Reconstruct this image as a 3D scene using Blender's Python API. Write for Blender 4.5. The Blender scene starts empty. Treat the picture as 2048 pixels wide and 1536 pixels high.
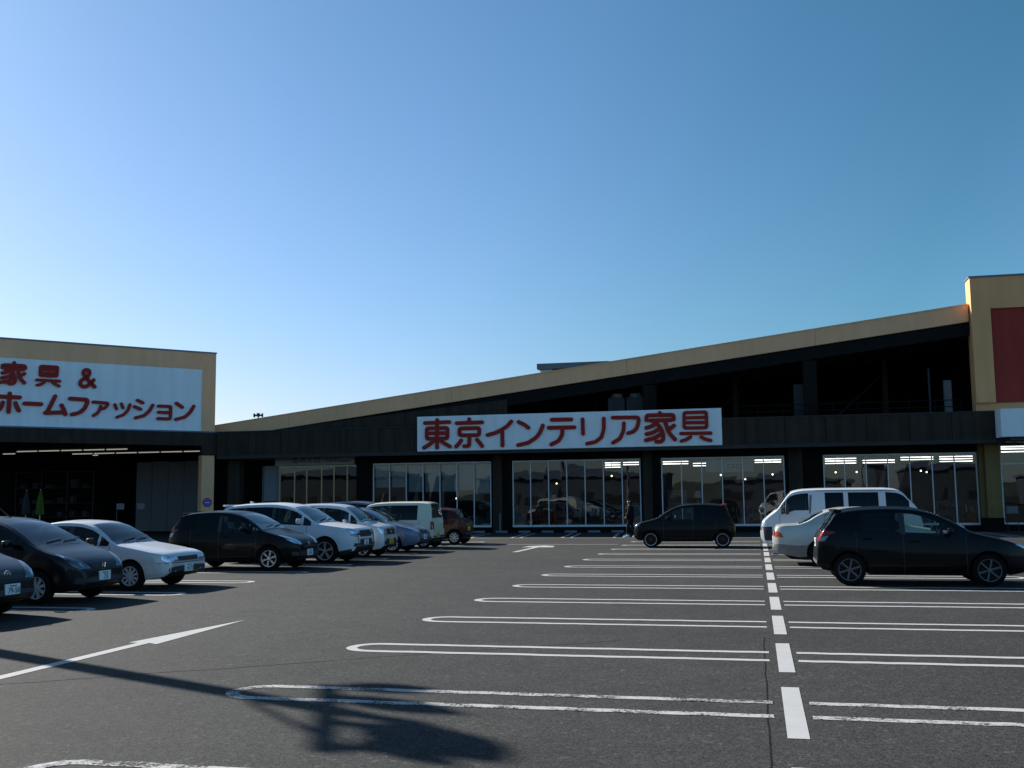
import bpy, bmesh, math, random
from mathutils import Vector, Matrix
from mathutils.bvhtree import BVHTree

# ------------------------------------------------------------------ camera, light, exposure
S = bpy.context.scene
C = S.collection
R = math.radians
CAM_H = 1.7555
cam_d = bpy.data.cameras.new("camera")
cam = bpy.data.objects.new("camera", cam_d)
C.objects.link(cam)
YAW, PITCH, ROLL = 0.2277, 0.1087, -0.0110
fw = Vector((-math.sin(YAW) * math.cos(PITCH), math.cos(YAW) * math.cos(PITCH), math.sin(PITCH)))
r0 = Vector((math.cos(YAW), math.sin(YAW), 0))
u0 = r0.cross(fw)
rr = math.cos(ROLL) * r0 + math.sin(ROLL) * u0
uu = -math.sin(ROLL) * r0 + math.cos(ROLL) * u0
M = Matrix((rr, uu, -fw)).transposed().to_4x4()
M.translation = Vector((0, 0, CAM_H))
cam.matrix_world = M
cam_d.sensor_fit = 'HORIZONTAL'
cam_d.sensor_width = 36.0
cam_d.lens = 2084.27 / 2048 * 36.0
cam_d.clip_start = 0.1
cam_d.clip_end = 6000
S.camera = cam

SUN_AZ, SUN_EL = -65.0, 29.0          # degrees from +Y (negative = left), elevation
world = bpy.data.worlds.new("World")
S.world = world
world.use_nodes = True
nt = world.node_tree
nt.nodes.clear()
sky = nt.nodes.new('ShaderNodeTexSky')
sky.sky_type = 'NISHITA'
sky.sun_disc = False
sky.sun_elevation = R(SUN_EL)
sky.sun_rotation = R(SUN_AZ)
sky.altitude = 50
sky.air_density = 1.0
sky.dust_density = 0.5
sky.ozone_density = 2.6
bg = nt.nodes.new('ShaderNodeBackground')
bg.inputs['Strength'].default_value = 0.0705
wo = nt.nodes.new('ShaderNodeOutputWorld')
tint = nt.nodes.new('ShaderNodeMix')          # the camera's cool white balance, on the whole sky
tint.data_type = 'RGBA'; tint.blend_type = 'MULTIPLY'
tint.inputs['Factor'].default_value = 1.0
wtc = nt.nodes.new('ShaderNodeTexCoord')           # paler towards the horizon, deeper overhead
wsep = nt.nodes.new('ShaderNodeSeparateXYZ')
nt.links.new(wtc.outputs['Generated'], wsep.inputs[0])
wr = nt.nodes.new('ShaderNodeValToRGB')
wr.color_ramp.elements[0].position = 0.02
wr.color_ramp.elements[0].color = (1.0, 0.96, 1.10, 1)
wr.color_ramp.elements[1].position = 0.42
wr.color_ramp.elements[1].color = (0.74, 1.05, 1.10, 1)
e_ = wr.color_ramp.elements.new(0.17)
e_.color = (0.86, 1.03, 1.12, 1)
nt.links.new(wsep.outputs['Z'], wr.inputs['Fac'])
nt.links.new(wr.outputs['Color'], tint.inputs['B'])
nt.links.new(sky.outputs[0], tint.inputs['A'])
# the sky deepens away from the sun, then is lifted behind the camera to fill shade: world-space angle to the sun and height above the horizon
wdot = nt.nodes.new('ShaderNodeVectorMath'); wdot.operation = 'DOT_PRODUCT'
wdot.inputs[1].default_value = (math.sin(R(SUN_AZ)) * math.cos(R(SUN_EL)), math.cos(R(SUN_AZ)) * math.cos(R(SUN_EL)), math.sin(R(SUN_EL)))
nt.links.new(wtc.outputs['Generated'], wdot.inputs[0])
wmap = nt.nodes.new('ShaderNodeMapRange')
wmap.inputs['From Min'].default_value = -1.0
wmap.inputs['From Max'].default_value = 1.0
nt.links.new(wdot.outputs['Value'], wmap.inputs['Value'])
wcomb = nt.nodes.new('ShaderNodeValToRGB')
stops = [(-0.6, (0.70, 0.90, 1.0)), (0.05, (0.66, 0.82, 0.90)), (0.34, (0.46, 0.66, 0.67)), (0.50, (0.575, 0.70, 0.72)), (0.66, (0.75, 0.765, 0.81)), (0.88, (0.90, 0.80, 0.86))]
el_ = wcomb.color_ramp.elements
while len(el_) < len(stops): el_.new(0.5)
for e__, (d_, c_) in zip(el_, stops):
    e__.position = (d_ + 1) / 2
for e__, (d_, c_) in zip(el_, stops):
    e__.color = (*c_, 1)
nt.links.new(wmap.outputs[0], wcomb.inputs['Fac'])
tint2 = nt.nodes.new('ShaderNodeMix'); tint2.data_type = 'RGBA'; tint2.blend_type = 'MULTIPLY'; tint2.inputs['Factor'].default_value = 1.0
nt.links.new(tint.outputs['Result'], tint2.inputs['A'])
nt.links.new(wcomb.outputs['Color'], tint2.inputs['B'])
nt.links.new(tint2.outputs['Result'], bg.inputs[0])
nt.links.new(bg.outputs[0], wo.inputs[0])

sun_d = bpy.data.lights.new("sun", 'SUN')
sun_d.energy = 5.0
sun_d.angle = R(0.53)
sun_d.color = (1.0, 0.95, 0.87)
sun = bpy.data.objects.new("sun", sun_d)
C.objects.link(sun)
sd = Vector((math.sin(R(SUN_AZ)) * math.cos(R(SUN_EL)), math.cos(R(SUN_AZ)) * math.cos(R(SUN_EL)), math.sin(R(SUN_EL))))
sun.rotation_euler = sd.to_track_quat('Z', 'Y').to_euler()
sun.location = sd * 100

S.view_settings.view_transform = 'Standard'
S.view_settings.look = 'None'
S.view_settings.gamma = 1.0
S.view_settings.use_curve_mapping = False
S.view_settings.exposure = 1.0
S.render.engine = 'CYCLES'
S.cycles.max_bounces = 10
S.cycles.transparent_max_bounces = 16
S.cycles.caustics_reflective = False
S.cycles.caustics_refractive = False

# ------------------------------------------------------------------ materials
def new_mat(name):
    m = bpy.data.materials.new(name)
    m.use_nodes = True
    return m, m.node_tree, m.node_tree.nodes['Principled BSDF']

def plain(name, col, rough=0.5, metal=0.0, var=0.12, scale=3.0, bump=0.0, spec=0.5, coat=0.0, streak=0.0):
    """A Principled surface whose colour wanders a little (dirt, batch, weather) by object-space noise."""
    m, t, p = new_mat(name)
    tc = t.nodes.new('ShaderNodeTexCoord')
    n = t.nodes.new('ShaderNodeTexNoise')
    n.inputs['Scale'].default_value = scale
    n.inputs['Detail'].default_value = 6
    n.inputs['Roughness'].default_value = 0.65
    t.links.new(tc.outputs['Object'], n.inputs['Vector'])
    r = t.nodes.new('ShaderNodeValToRGB')
    a = tuple(max(0, c * (1 - var)) for c in col)
    b = tuple(min(1, c * (1 + var)) for c in col)
    r.color_ramp.elements[0].position = 0.3
    r.color_ramp.elements[1].position = 0.7
    r.color_ramp.elements[0].color = (*a, 1)
    r.color_ramp.elements[1].color = (*b, 1)
    t.links.new(n.outputs['Fac'], r.inputs['Fac'])
    colour = r.outputs['Color']
    if streak:          # rain streaks: noise drawn out along the vertical
        mp = t.nodes.new('ShaderNodeMapping')
        mp.inputs['Scale'].default_value = (3.0, 3.0, 0.18)
        t.links.new(tc.outputs['Object'], mp.inputs['Vector'])
        ns = t.nodes.new('ShaderNodeTexNoise'); ns.inputs['Scale'].default_value = 1.0; ns.inputs['Detail'].default_value = 5
        t.links.new(mp.outputs[0], ns.inputs['Vector'])
        rs = t.nodes.new('ShaderNodeValToRGB')
        rs.color_ramp.elements[0].position = 0.38; rs.color_ramp.elements[1].position = 0.60
        rs.color_ramp.elements[0].color = (1 - streak, 1 - streak, 1 - streak * 0.9, 1); rs.color_ramp.elements[1].color = (1, 1, 1, 1)
        t.links.new(ns.outputs['Fac'], rs.inputs['Fac'])
        mm = t.nodes.new('ShaderNodeMix'); mm.data_type = 'RGBA'; mm.blend_type = 'MULTIPLY'; mm.inputs['Factor'].default_value = 1
        t.links.new(colour, mm.inputs['A']); t.links.new(rs.outputs['Color'], mm.inputs['B'])
        colour = mm.outputs['Result']
    t.links.new(colour, p.inputs['Base Color'])
    p.inputs['Roughness'].default_value = rough
    p.inputs['Metallic'].default_value = metal
    p.inputs['Specular IOR Level'].default_value = spec
    p.inputs['Coat Weight'].default_value = coat
    p.inputs['Coat Roughness'].default_value = 0.03
    if bump:
        bn = t.nodes.new('ShaderNodeBump')
        bn.inputs['Strength'].default_value = bump
        bn.inputs['Distance'].default_value = 0.01
        n2 = t.nodes.new('ShaderNodeTexNoise')
        n2.inputs['Scale'].default_value = scale * 20
        t.links.new(tc.outputs['Object'], n2.inputs['Vector'])
        t.links.new(n2.outputs['Fac'], bn.inputs['Height'])
        t.links.new(bn.outputs['Normal'], p.inputs['Normal'])
    return m

def emit(name, col, s):
    m, t, p = new_mat(name)
    p.inputs['Base Color'].default_value = (*col, 1)
    p.inputs['Emission Color'].default_value = (*col, 1)
    p.inputs['Emission Strength'].default_value = s
    return m

def glass(name, tint=(0.5, 0.56, 0.55), ior=1.5, rough=0.0, refl=(1, 1, 1)):
    """Thin sheet of window glass: tinted see-through plus a Fresnel mirror."""
    m = bpy.data.materials.new(name)
    m.use_nodes = True
    t = m.node_tree
    t.nodes.clear()
    o = t.nodes.new('ShaderNodeOutputMaterial')
    mx = t.nodes.new('ShaderNodeMixShader')
    tr = t.nodes.new('ShaderNodeBsdfTransparent')
    tr.inputs[0].default_value = (*tint, 1)
    gl = t.nodes.new('ShaderNodeBsdfGlossy')
    gl.inputs['Color'].default_value = (*refl, 1)
    gl.inputs['Roughness'].default_value = rough
    fr = t.nodes.new('ShaderNodeFresnel')
    fr.inputs['IOR'].default_value = ior
    tc = t.nodes.new('ShaderNodeTexCoord')
    nz = t.nodes.new('ShaderNodeTexNoise')
    nz.inputs['Scale'].default_value = 0.8
    bp = t.nodes.new('ShaderNodeBump')
    bp.inputs['Strength'].default_value = 0.04
    bp.inputs['Distance'].default_value = 0.05
    t.links.new(tc.outputs['Object'], nz.inputs['Vector'])
    t.links.new(nz.outputs['Fac'], bp.inputs['Height'])
    t.links.new(bp.outputs['Normal'], gl.inputs['Normal'])
    t.links.new(fr.outputs[0], mx.inputs[0])
    t.links.new(tr.outputs[0], mx.inputs[1])
    t.links.new(gl.outputs[0], mx.inputs[2])
    t.links.new(mx.outputs[0], o.inputs[0])
    return m

def paint(name, col, metal=0.0, rough=0.35, dust=0.15, gloss=1.0):
    """Car paint: clear coat over a base, with a thin uneven film of road dust."""
    m, t, p = new_mat(name)
    tc = t.nodes.new('ShaderNodeTexCoord')
    n = t.nodes.new('ShaderNodeTexNoise')
    n.inputs['Scale'].default_value = 2.2
    n.inputs['Detail'].default_value = 7
    t.links.new(tc.outputs['Object'], n.inputs['Vector'])
    m2 = t.nodes.new('ShaderNodeMath'); m2.operation = 'MULTIPLY'; m2.use_clamp = True
    m2.inputs[1].default_value = dust
    t.links.new(n.outputs['Fac'], m2.inputs[0])
    mix = t.nodes.new('ShaderNodeMix'); mix.data_type = 'RGBA'
    mix.inputs['A'].default_value = (*col, 1)
    mix.inputs['B'].default_value = (0.16, 0.145, 0.12, 1)
    t.links.new(m2.outputs[0], mix.inputs['Factor'])
    t.links.new(mix.outputs['Result'], p.inputs['Base Color'])
    p.inputs['Metallic'].default_value = metal
    p.inputs['Roughness'].default_value = rough
    p.inputs['Coat Weight'].default_value = 0.55 * gloss
    p.inputs['Coat Roughness'].default_value = 0.06
    p.inputs['Specular IOR Level'].default_value = 0.35 * gloss
    return m

def asphalt(name):
    m, t, p = new_mat(name)
    tc = t.nodes.new('ShaderNodeTexCoord')
    def noise(sc, det=4, ro=0.6):
        n = t.nodes.new('ShaderNodeTexNoise')
        n.inputs['Scale'].default_value = sc
        n.inputs['Detail'].default_value = det
        n.inputs['Roughness'].default_value = ro
        t.links.new(tc.outputs['Object'], n.inputs['Vector'])
        return n
    def ramp(src, p0, p1, c0, c1):
        r = t.nodes.new('ShaderNodeValToRGB')
        r.color_ramp.elements[0].position = p0; r.color_ramp.elements[1].position = p1
        r.color_ramp.elements[0].color = (*c0, 1); r.color_ramp.elements[1].color = (*c1, 1)
        t.links.new(src, r.inputs['Fac']); return r
    def mul(a, b, f=1.0):
        x = t.nodes.new('ShaderNodeMix'); x.data_type = 'RGBA'; x.blend_type = 'MULTIPLY'
        x.inputs['Factor'].default_value = f
        t.links.new(a, x.inputs['A']); t.links.new(b, x.inputs['B']); return x.outputs['Result']
    big = noise(0.16, 6, 0.6)
    mid = noise(1.7, 6, 0.7)
    c1 = ramp(big.outputs['Fac'], 0.3, 0.7, (0.0262, 0.0270, 0.0268), (0.0380, 0.0388, 0.0380))
    c2 = ramp(mid.outputs['Fac'], 0.3, 0.72, (0.82, 0.82, 0.82), (1.14, 1.14, 1.13))
    vo = t.nodes.new('ShaderNodeTexVoronoi')
    vo.inputs['Scale'].default_value = 75
    t.links.new(tc.outputs['Object'], vo.inputs['Vector'])
    bw = t.nodes.new('ShaderNodeRGBToBW')
    t.links.new(vo.outputs['Color'], bw.inputs[0])
    c3 = ramp(bw.outputs[0], 0.15, 0.95, (0.42, 0.42, 0.43), (1.85, 1.82, 1.74))
    fine = noise(190, 2, 0.5)
    c4 = ramp(fine.outputs['Fac'], 0.3, 0.7, (0.75, 0.75, 0.75), (1.25, 1.25, 1.25))
    # small pale stones
    v2 = t.nodes.new('ShaderNodeTexVoronoi')
    v2.inputs['Scale'].default_value = 26
    t.links.new(tc.outputs['Object'], v2.inputs['Vector'])
    b2 = t.nodes.new('ShaderNodeRGBToBW'); t.links.new(v2.outputs['Color'], b2.inputs[0])
    c5 = ramp(b2.outputs[0], 0.8, 0.9, (1, 1, 1), (1.7, 1.66, 1.58))
    # oil drips and tyre rubbing
    oil = noise(0.55, 5, 0.7)
    c6 = ramp(oil.outputs['Fac'], 0.58, 0.75, (1, 1, 1), (0.8, 0.8, 0.81))
    c = mul(mul(mul(mul(mul(c1.outputs['Color'], c2.outputs['Color']), c3.outputs['Color']), c4.outputs['Color']), c5.outputs['Color']), c6.outputs['Color'])
    t.links.new(c, p.inputs['Base Color'])
    p.inputs['Roughness'].default_value = 0.9
    p.inputs['Specular IOR Level'].default_value = 0.13
    b = t.nodes.new('ShaderNodeBump')
    b.inputs['Strength'].default_value = 0.35
    b.inputs['Distance'].default_value = 0.004
    t.links.new(vo.outputs['Distance'], b.inputs['Height'])
    t.links.new(b.outputs['Normal'], p.inputs['Normal'])
    return m

def road_paint(name, wear):
    """White traffic paint, worn through to the asphalt where the stones stand up."""
    m, t, p = new_mat(name)
    tc = t.nodes.new('ShaderNodeTexCoord')
    def noise(sc, det):
        n = t.nodes.new('ShaderNodeTexNoise')
        n.inputs['Scale'].default_value = sc
        n.inputs['Detail'].default_value = det
        n.inputs['Roughness'].default_value = 0.7
        t.links.new(tc.outputs['Object'], n.inputs['Vector']); return n
    a = noise(38, 5); b = noise(2.5, 4)
    ad = t.nodes.new('ShaderNodeMath'); ad.operation = 'ADD'
    t.links.new(a.outputs['Fac'], ad.inputs[0]); t.links.new(b.outputs['Fac'], ad.inputs[1])
    r = t.nodes.new('ShaderNodeMapRange')
    r.inputs['From Min'].default_value = 0.62 + wear
    r.inputs['From Max'].default_value = 0.76 + wear
    t.links.new(ad.outputs[0], r.inputs['Value'])
    mix = t.nodes.new('ShaderNodeMix'); mix.data_type = 'RGBA'
    mix.inputs['A'].default_value = (0.028, 0.028, 0.0275, 1)
    c = t.nodes.new('ShaderNodeValToRGB')
    c.color_ramp.elements[0].color = (0.33, 0.33, 0.325, 1)
    c.color_ramp.elements[1].color = (0.43, 0.43, 0.425, 1)
    t.links.new(b.outputs['Fac'], c.inputs['Fac'])
    t.links.new(c.outputs['Color'], mix.inputs['B'])
    t.links.new(r.outputs[0], mix.inputs['Factor'])
    t.links.new(mix.outputs['Result'], p.inputs['Base Color'])
    p.inputs['Roughness'].default_value = 0.75
    p.inputs['Specular IOR Level'].default_value = 0.1
    return m

MT = dict(
    asphalt=asphalt("asphalt"),
    line=road_paint("line_paint", 0.02), worn=road_paint("worn_line_paint", 0.255),
    seam=plain("asphalt_seam", (0.021, 0.021, 0.021), 1.0, var=0.3, scale=8, spec=0.0),
    tan=plain("tan_render", (0.88, 0.49, 0.26), 0.8, var=0.06, scale=0.7, bump=0.15, spec=0.2, streak=0.05),
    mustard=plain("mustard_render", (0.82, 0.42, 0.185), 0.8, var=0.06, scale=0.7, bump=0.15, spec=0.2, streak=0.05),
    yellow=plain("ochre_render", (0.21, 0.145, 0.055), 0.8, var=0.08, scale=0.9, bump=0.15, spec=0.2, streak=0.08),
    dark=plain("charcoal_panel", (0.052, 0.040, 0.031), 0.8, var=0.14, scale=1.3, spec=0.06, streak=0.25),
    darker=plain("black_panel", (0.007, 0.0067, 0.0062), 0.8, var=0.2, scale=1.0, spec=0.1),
    trim=plain("grey_trim", (0.040, 0.039, 0.039), 0.6, var=0.1, scale=1.5, spec=0.2),
    cap=plain("parapet_cap", (0.10, 0.14, 0.20), 0.4, var=0.1, scale=1.5),
    signwhite=plain("sign_white", (0.84, 0.89, 0.89), 0.5, var=0.02, scale=0.9, spec=0.2, streak=0.06),
    red=plain("sign_red", (0.33, 0.024, 0.018), 0.5, var=0.05, scale=1.5, spec=0.15),
    redpanel=plain("red_panel", (0.36, 0.048, 0.034), 0.7, var=0.06, scale=0.6, spec=0.15, streak=0.1),
    alu=plain("aluminium_frame", (0.62, 0.64, 0.66), 0.45, metal=0.1, var=0.06, scale=2),
    alusill=plain("window_sill", (0.42, 0.47, 0.54), 0.5, var=0.08, scale=2),
    wallin=plain("shop_wall", (0.11, 0.11, 0.112), 0.8, var=0.15, scale=0.5),
    floorin=plain("shop_floor", (0.06, 0.05, 0.045), 0.5, var=0.15, scale=0.6),
    ceilin=plain("shop_ceiling", (0.16, 0.16, 0.155), 0.9, var=0.1, scale=0.5),
    greypanel=plain("grey_sheet", (0.12, 0.12, 0.125), 0.6, var=0.08, scale=1.2),
    palepanel=plain("pale_sheet", (0.17, 0.18, 0.19), 0.5, var=0.05, scale=1.2),
    entsign=plain("entrance_sign_grey", (0.30, 0.30, 0.33), 0.5, var=0.05, scale=1.5),
    enttext=plain("sign_lettering_dark", (0.03, 0.03, 0.04), 0.5),
    blind=plain("roller_blind", (0.50, 0.55, 0.54), 0.85, var=0.08, scale=1.5),
    stop=plain("wheel_stop_paint", (0.16, 0.18, 0.21), 0.7, var=0.2, scale=6, bump=0.2),
    mid=plain("soot_panel", (0.011, 0.0105, 0.010), 0.8, var=0.15, scale=1.2, spec=0.12),
    hvac=plain("weathered_casing", (0.045, 0.045, 0.047), 0.6, var=0.12, scale=2, spec=0.2),
    brass=plain("brass_post", (0.34, 0.27, 0.15), 0.35, metal=0.7, var=0.2, scale=6),
    lamp=emit("fluorescent_tube", (1.0, 0.97, 0.90), 2.2),
    lampdim=emit("canopy_tube", (1.0, 0.93, 0.82), 0.17),
    bulb=emit("warm_bulb", (1.0, 0.80, 0.52), 2.0),
    shopglass=glass("shop_glass", (0.72, 0.76, 0.76), 1.72),
    carglass=glass("car_glass", (0.60, 0.70, 0.67), 1.38),
    windscreen=glass("windscreen_glass", (0.62, 0.74, 0.71), 1.52),
    privacy=glass("privacy_glass", (0.10, 0.11, 0.11), 1.36),
    lens=glass("lamp_lens", (0.85, 0.88, 0.9), 1.45),
    rubber=plain("tyre_rubber", (0.007, 0.007, 0.007), 0.9, var=0.2, scale=8, spec=0.15),
    blackplastic=plain("black_plastic", (0.015, 0.015, 0.016), 0.5, var=0.2, scale=6),
    under=plain("underbody", (0.012, 0.012, 0.012), 0.9),
    cabin=plain("cabin_trim", (0.035, 0.035, 0.038), 0.85, var=0.15, scale=5),
    seat=plain("seat_cloth", (0.06, 0.06, 0.065), 0.95, var=0.2, scale=12),
    seatpale=plain("pale_seat_cloth", (0.34, 0.35, 0.32), 0.95, var=0.12, scale=12),
    silver=plain("wheel_silver", (0.52, 0.53, 0.55), 0.35, metal=0.8, var=0.08, scale=5),
    gunmetal=plain("wheel_gunmetal", (0.11, 0.11, 0.12), 0.4, metal=0.7, var=0.1, scale=5),
    capwhite=plain("wheel_cover", (0.42, 0.44, 0.46), 0.45, metal=0.2, var=0.1, scale=5),
    chrome=plain("chrome", (0.75, 0.76, 0.78), 0.12, metal=1.0, var=0.03),
    reflector=plain("lamp_reflector", (0.62, 0.66, 0.70), 0.18, metal=0.85, var=0.12, scale=14),
    reflectordark=plain("smoked_lamp", (0.16, 0.18, 0.21), 0.15, metal=0.6, var=0.2, scale=14),
    tail=plain("tail_lamp_red", (0.20, 0.008, 0.010), 0.12, var=0.15, scale=10, coat=0.2, spec=0.25),
    amber=plain("lamp_amber", (0.45, 0.07, 0.01), 0.15, var=0.1, coat=0.2, spec=0.3),
    plate=plain("plate_white", (0.72, 0.74, 0.74), 0.5, var=0.03),
    plateyellow=plain("plate_yellow", (0.72, 0.50, 0.02), 0.5, var=0.03),
    plateink=plain("plate_green", (0.02, 0.10, 0.06), 0.5),
    plateblack=plain("plate_black", (0.02, 0.02, 0.02), 0.5),
)

# ------------------------------------------------------------------ scene helpers
ORD = ['first', 'second', 'third', 'fourth', 'fifth', 'sixth', 'seventh', 'eighth', 'ninth', 'tenth', 'eleventh', 'twelfth']
def tag(o, label=None, cat=None, group=None, kind=None):
    if label: o["label"] = label
    if cat: o["category"] = cat
    if group: o["group"] = group
    if kind: o["kind"] = kind
    return o

def empty(name, loc=(0, 0, 0), rz=0.0, label=None, cat=None, group=None):
    o = bpy.data.objects.new(name, None)
    o.empty_display_size = 0.3
    C.objects.link(o)
    o.location = loc
    o.rotation_euler = (0, 0, rz)
    return tag(o, label, cat, group)

def mesh_obj(name, bm, mats, parent=None, smooth=None, loc=None):
    me = bpy.data.meshes.new(name)
    bm.normal_update()
    bm.to_mesh(me)
    bm.free()
    if not isinstance(mats, (list, tuple)): mats = [mats]
    for m in mats: me.materials.append(m)
    if smooth is not None:
        for p in me.polygons: p.use_smooth = True
        me.set_sharp_from_angle(angle=R(smooth))
    o = bpy.data.objects.new(name, me)
    C.objects.link(o)
    if parent is not None: o.parent = parent
    if loc is not None: o.location = loc
    return o

def box(bm, x0, x1, y0, y1, z0, z1, mi=0):
    v = [bm.verts.new(p) for p in ((x0, y0, z0), (x1, y0, z0), (x1, y1, z0), (x0, y1, z0), (x0, y0, z1), (x1, y0, z1), (x1, y1, z1), (x0, y1, z1))]
    for f in ((3, 2, 1, 0), (4, 5, 6, 7), (0, 1, 5, 4), (1, 2, 6, 5), (2, 3, 7, 6), (3, 0, 4, 7)):
        bm.faces.new([v[i] for i in f]).material_index = mi
    return v

def rbox(bm, x0, x1, y0, y1, z0, z1, r=0.03, seg=2, mi=0):
    t = bmesh.new()
    box(t, x0, x1, y0, y1, z0, z1)
    bmesh.ops.bevel(t, geom=t.edges[:], offset=r, segments=seg, affect='EDGES', profile=0.5)
    join(bm, t, mi)

def join(bm, t, mi=0, mat=None):
    vm = {}
    for v in t.verts: vm[v] = bm.verts.new(mat @ v.co if mat else v.co)
    for f in t.faces:
        try: bm.faces.new([vm[v] for v in f.verts]).material_index = mi
        except ValueError: pass
    t.free()

def cyl(bm, p0, p1, r0, r1=None, seg=12, mi=0, caps=True):
    if r1 is None: r1 = r0
    p0, p1 = Vector(p0), Vector(p1)
    d = (p1 - p0).normalized()
    a = d.orthogonal().normalized(); b = d.cross(a)
    A = []; B = []
    for i in range(seg):
        t = 2 * math.pi * i / seg
        k = a * math.cos(t) + b * math.sin(t)
        A.append(bm.verts.new(p0 + k * r0)); B.append(bm.verts.new(p1 + k * r1))
    for i in range(seg):
        j = (i + 1) % seg
        bm.faces.new((A[i], A[j], B[j], B[i])).material_index = mi
    if caps:
        bm.faces.new(A[::-1]).material_index = mi; bm.faces.new(B).material_index = mi

def lathe_y(bm, prof, c=(0, 0, 0), seg=32, mi=0):
    """prof: list of (radius, y); turned about the y axis through c."""
    rings = []
    for r, y in prof:
        ring = []
        for i in range(seg):
            t = 2 * math.pi * i / seg
            ring.append(bm.verts.new((c[0] + r * math.cos(t), c[1] + y, c[2] + r * math.sin(t))))
        rings.append(ring)
    for A, B in zip(rings, rings[1:]):
        for i in range(seg):
            j = (i + 1) % seg
            bm.faces.new((A[i], B[i], B[j], A[j])).material_index = mi

def prism(bm, pts, y0, y1, mi=0):
    """pts in (x,z) extruded along y."""
    a = [bm.verts.new((x, y0, z)) for x, z in pts]; b = [bm.verts.new((x, y1, z)) for x, z in pts]
    n = len(pts)
    bm.faces.new(a).material_index = mi; bm.faces.new(b[::-1]).material_index = mi
    for i in range(n):
        j = (i + 1) % n
        bm.faces.new((a[j], a[i], b[i], b[j])).material_index = mi

def sheet(bm, pts, z):
    return bm.faces.new([bm.verts.new((x, y, z)) for x, y in pts])

def text_mesh(body, height, mat, depth=0.004):
    """Flat lettering as a mesh in the x-z plane, centred, facing -y."""
    cu = bpy.data.curves.new("lettering", 'FONT')
    cu.body = body
    cu.align_x = 'CENTER'; cu.align_y = 'CENTER'
    cu.size = height * 1.38
    cu.extrude = depth
    cu.offset = height * 0.012
    o = bpy.data.objects.new("lettering", cu)
    C.objects.link(o)
    dg = bpy.context.evaluated_depsgraph_get()
    me = bpy.data.meshes.new_from_object(o.evaluated_get(dg))
    bpy.data.objects.remove(o); bpy.data.curves.remove(cu)
    me.transform(Matrix.Rotation(R(90), 4, 'X'))
    me.materials.clear(); me.materials.append(mat)
    return me

def text_obj(name, body, height, mat, parent, loc, rz=0.0, depth=0.004, sx=1.0):
    me = text_mesh(body, height, mat, depth)
    o = bpy.data.objects.new(name, me)
    C.objects.link(o)
    o.parent = parent
    o.location = loc
    o.rotation_euler = (0, 0, rz)
    o.scale = (sx, 1, 1)
    return o

# ------------------------------------------------------------------ the ground and its painted markings
bm = bmesh.new()
sheet(bm, [(-1500, -800), (1500, -800), (1500, 2500), (-1500, 2500)], 0)
tag(mesh_obj("ground", bm, MT['asphalt']), kind='structure')

ROW0, PITCH_ROW = 9.075, 2.9
LW = 0.13          # painted line width
def ribbon(bm, pts, w, z, closed=False):
    n = len(pts); L = []; Rr = []
    for i, (x, y) in enumerate(pts):
        a = pts[i - 1] if (i > 0 or closed) else pts[i]
        b = pts[(i + 1) % n] if (i < n - 1 or closed) else pts[i]
        dx, dy = b[0] - a[0], b[1] - a[1]; l = math.hypot(dx, dy) or 1
        nx, ny = -dy / l * w / 2, dx / l * w / 2
        L.append(bm.verts.new((x + nx, y + ny, z))); Rr.append(bm.verts.new((x - nx, y - ny, z)))
    for i in range(n if closed else n - 1):
        j = (i + 1) % n
        bm.faces.new((Rr[i], Rr[j], L[j], L[i]))

def loop_line(name, x_open, x_round, y, sep, mat):
    """A stall divider: two parallel lines joined by a round end at x_round."""
    r = sep / 2; s = 1 if x_round > x_open else -1
    cx = x_round - s * r
    rnd = random.Random(int(y * 100) + int(x_open * 7))
    pts = []
    N = 26
    def wob(): return rnd.uniform(-0.012, 0.012)
    for i in range(N + 1): pts.append((x_open + (cx - x_open) * i / N, y + r + (wob() if 0 < i < N else 0)))
    for i in range(1, 12):
        t = math.pi * i / 12
        pts.append((cx + s * r * math.sin(t), y + r * math.cos(t)))
    for i in range(N + 1): pts.append((cx + (x_open - cx) * i / N, y - r + (wob() if 0 < i < N else 0)))
    b = bmesh.new()
    ribbon(b, pts, LW, 0.004)
    tag(mesh_obj(name, b, mat), kind='structure')

for n in range(-1, 12):
    y = ROW0 + PITCH_ROW * n
    m = MT['worn'] if n <= 0 else MT['line']
    loop_line("parking_line", 0.098 - 0.02, -4.76, y, 0.58, m)
    loop_line("parking_line", 0.375, 5.3, y, 0.58, m)
for k in range(-2, 10):
    loop_line("parking_line", -15.6, -10.72, 15.35 + 2.83 * k, 0.5, MT['line'])
b = bmesh.new()
for k in range(-2, 11):
    y0 = 8.02 + 2.915 * k
    sheet(b, [(0.16, y0), (0.318, y0), (0.318, y0 + 2.08), (0.16, y0 + 2.08)], 0.004)
tag(mesh_obj("centre_line", b, MT['line']), kind='structure')
b = bmesh.new()
ribbon(b, [(-13.2, 44.75), (13, 44.75)], 0.13, 0.004)
tag(mesh_obj("lane_line", b, MT['line']), kind='structure')
b = bmesh.new()
ribbon(b, [(-10.2, 38.75), (-5.02, 38.75)], 0.15, 0.0045)
tag(mesh_obj("lane_line", b, MT['line']), kind='structure')
for k in range(-2, 12):
    xc = -12.64 + 2.27 * k
    b = bmesh.new()
    for s in (-0.2, 0.2): ribbon(b, [(xc + s, 45.15), (xc + s - 0.5, 50.75)], 0.12, 0.0045)
    tag(mesh_obj("parking_line", b, MT['line']), kind='structure')
b = bmesh.new()       # lane arrow close to the camera
sheet(b, [(-7.60, 7.2), (-7.44, 7.2), (-7.44, 11.9), (-7.29, 11.82), (-7.42, 14.4), (-7.73, 11.9), (-7.60, 11.9)], 0.004)
tag(mesh_obj("direction_arrow", b, MT['line']), kind='structure')
b = bmesh.new()       # the turning arrow by the entrance
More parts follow.
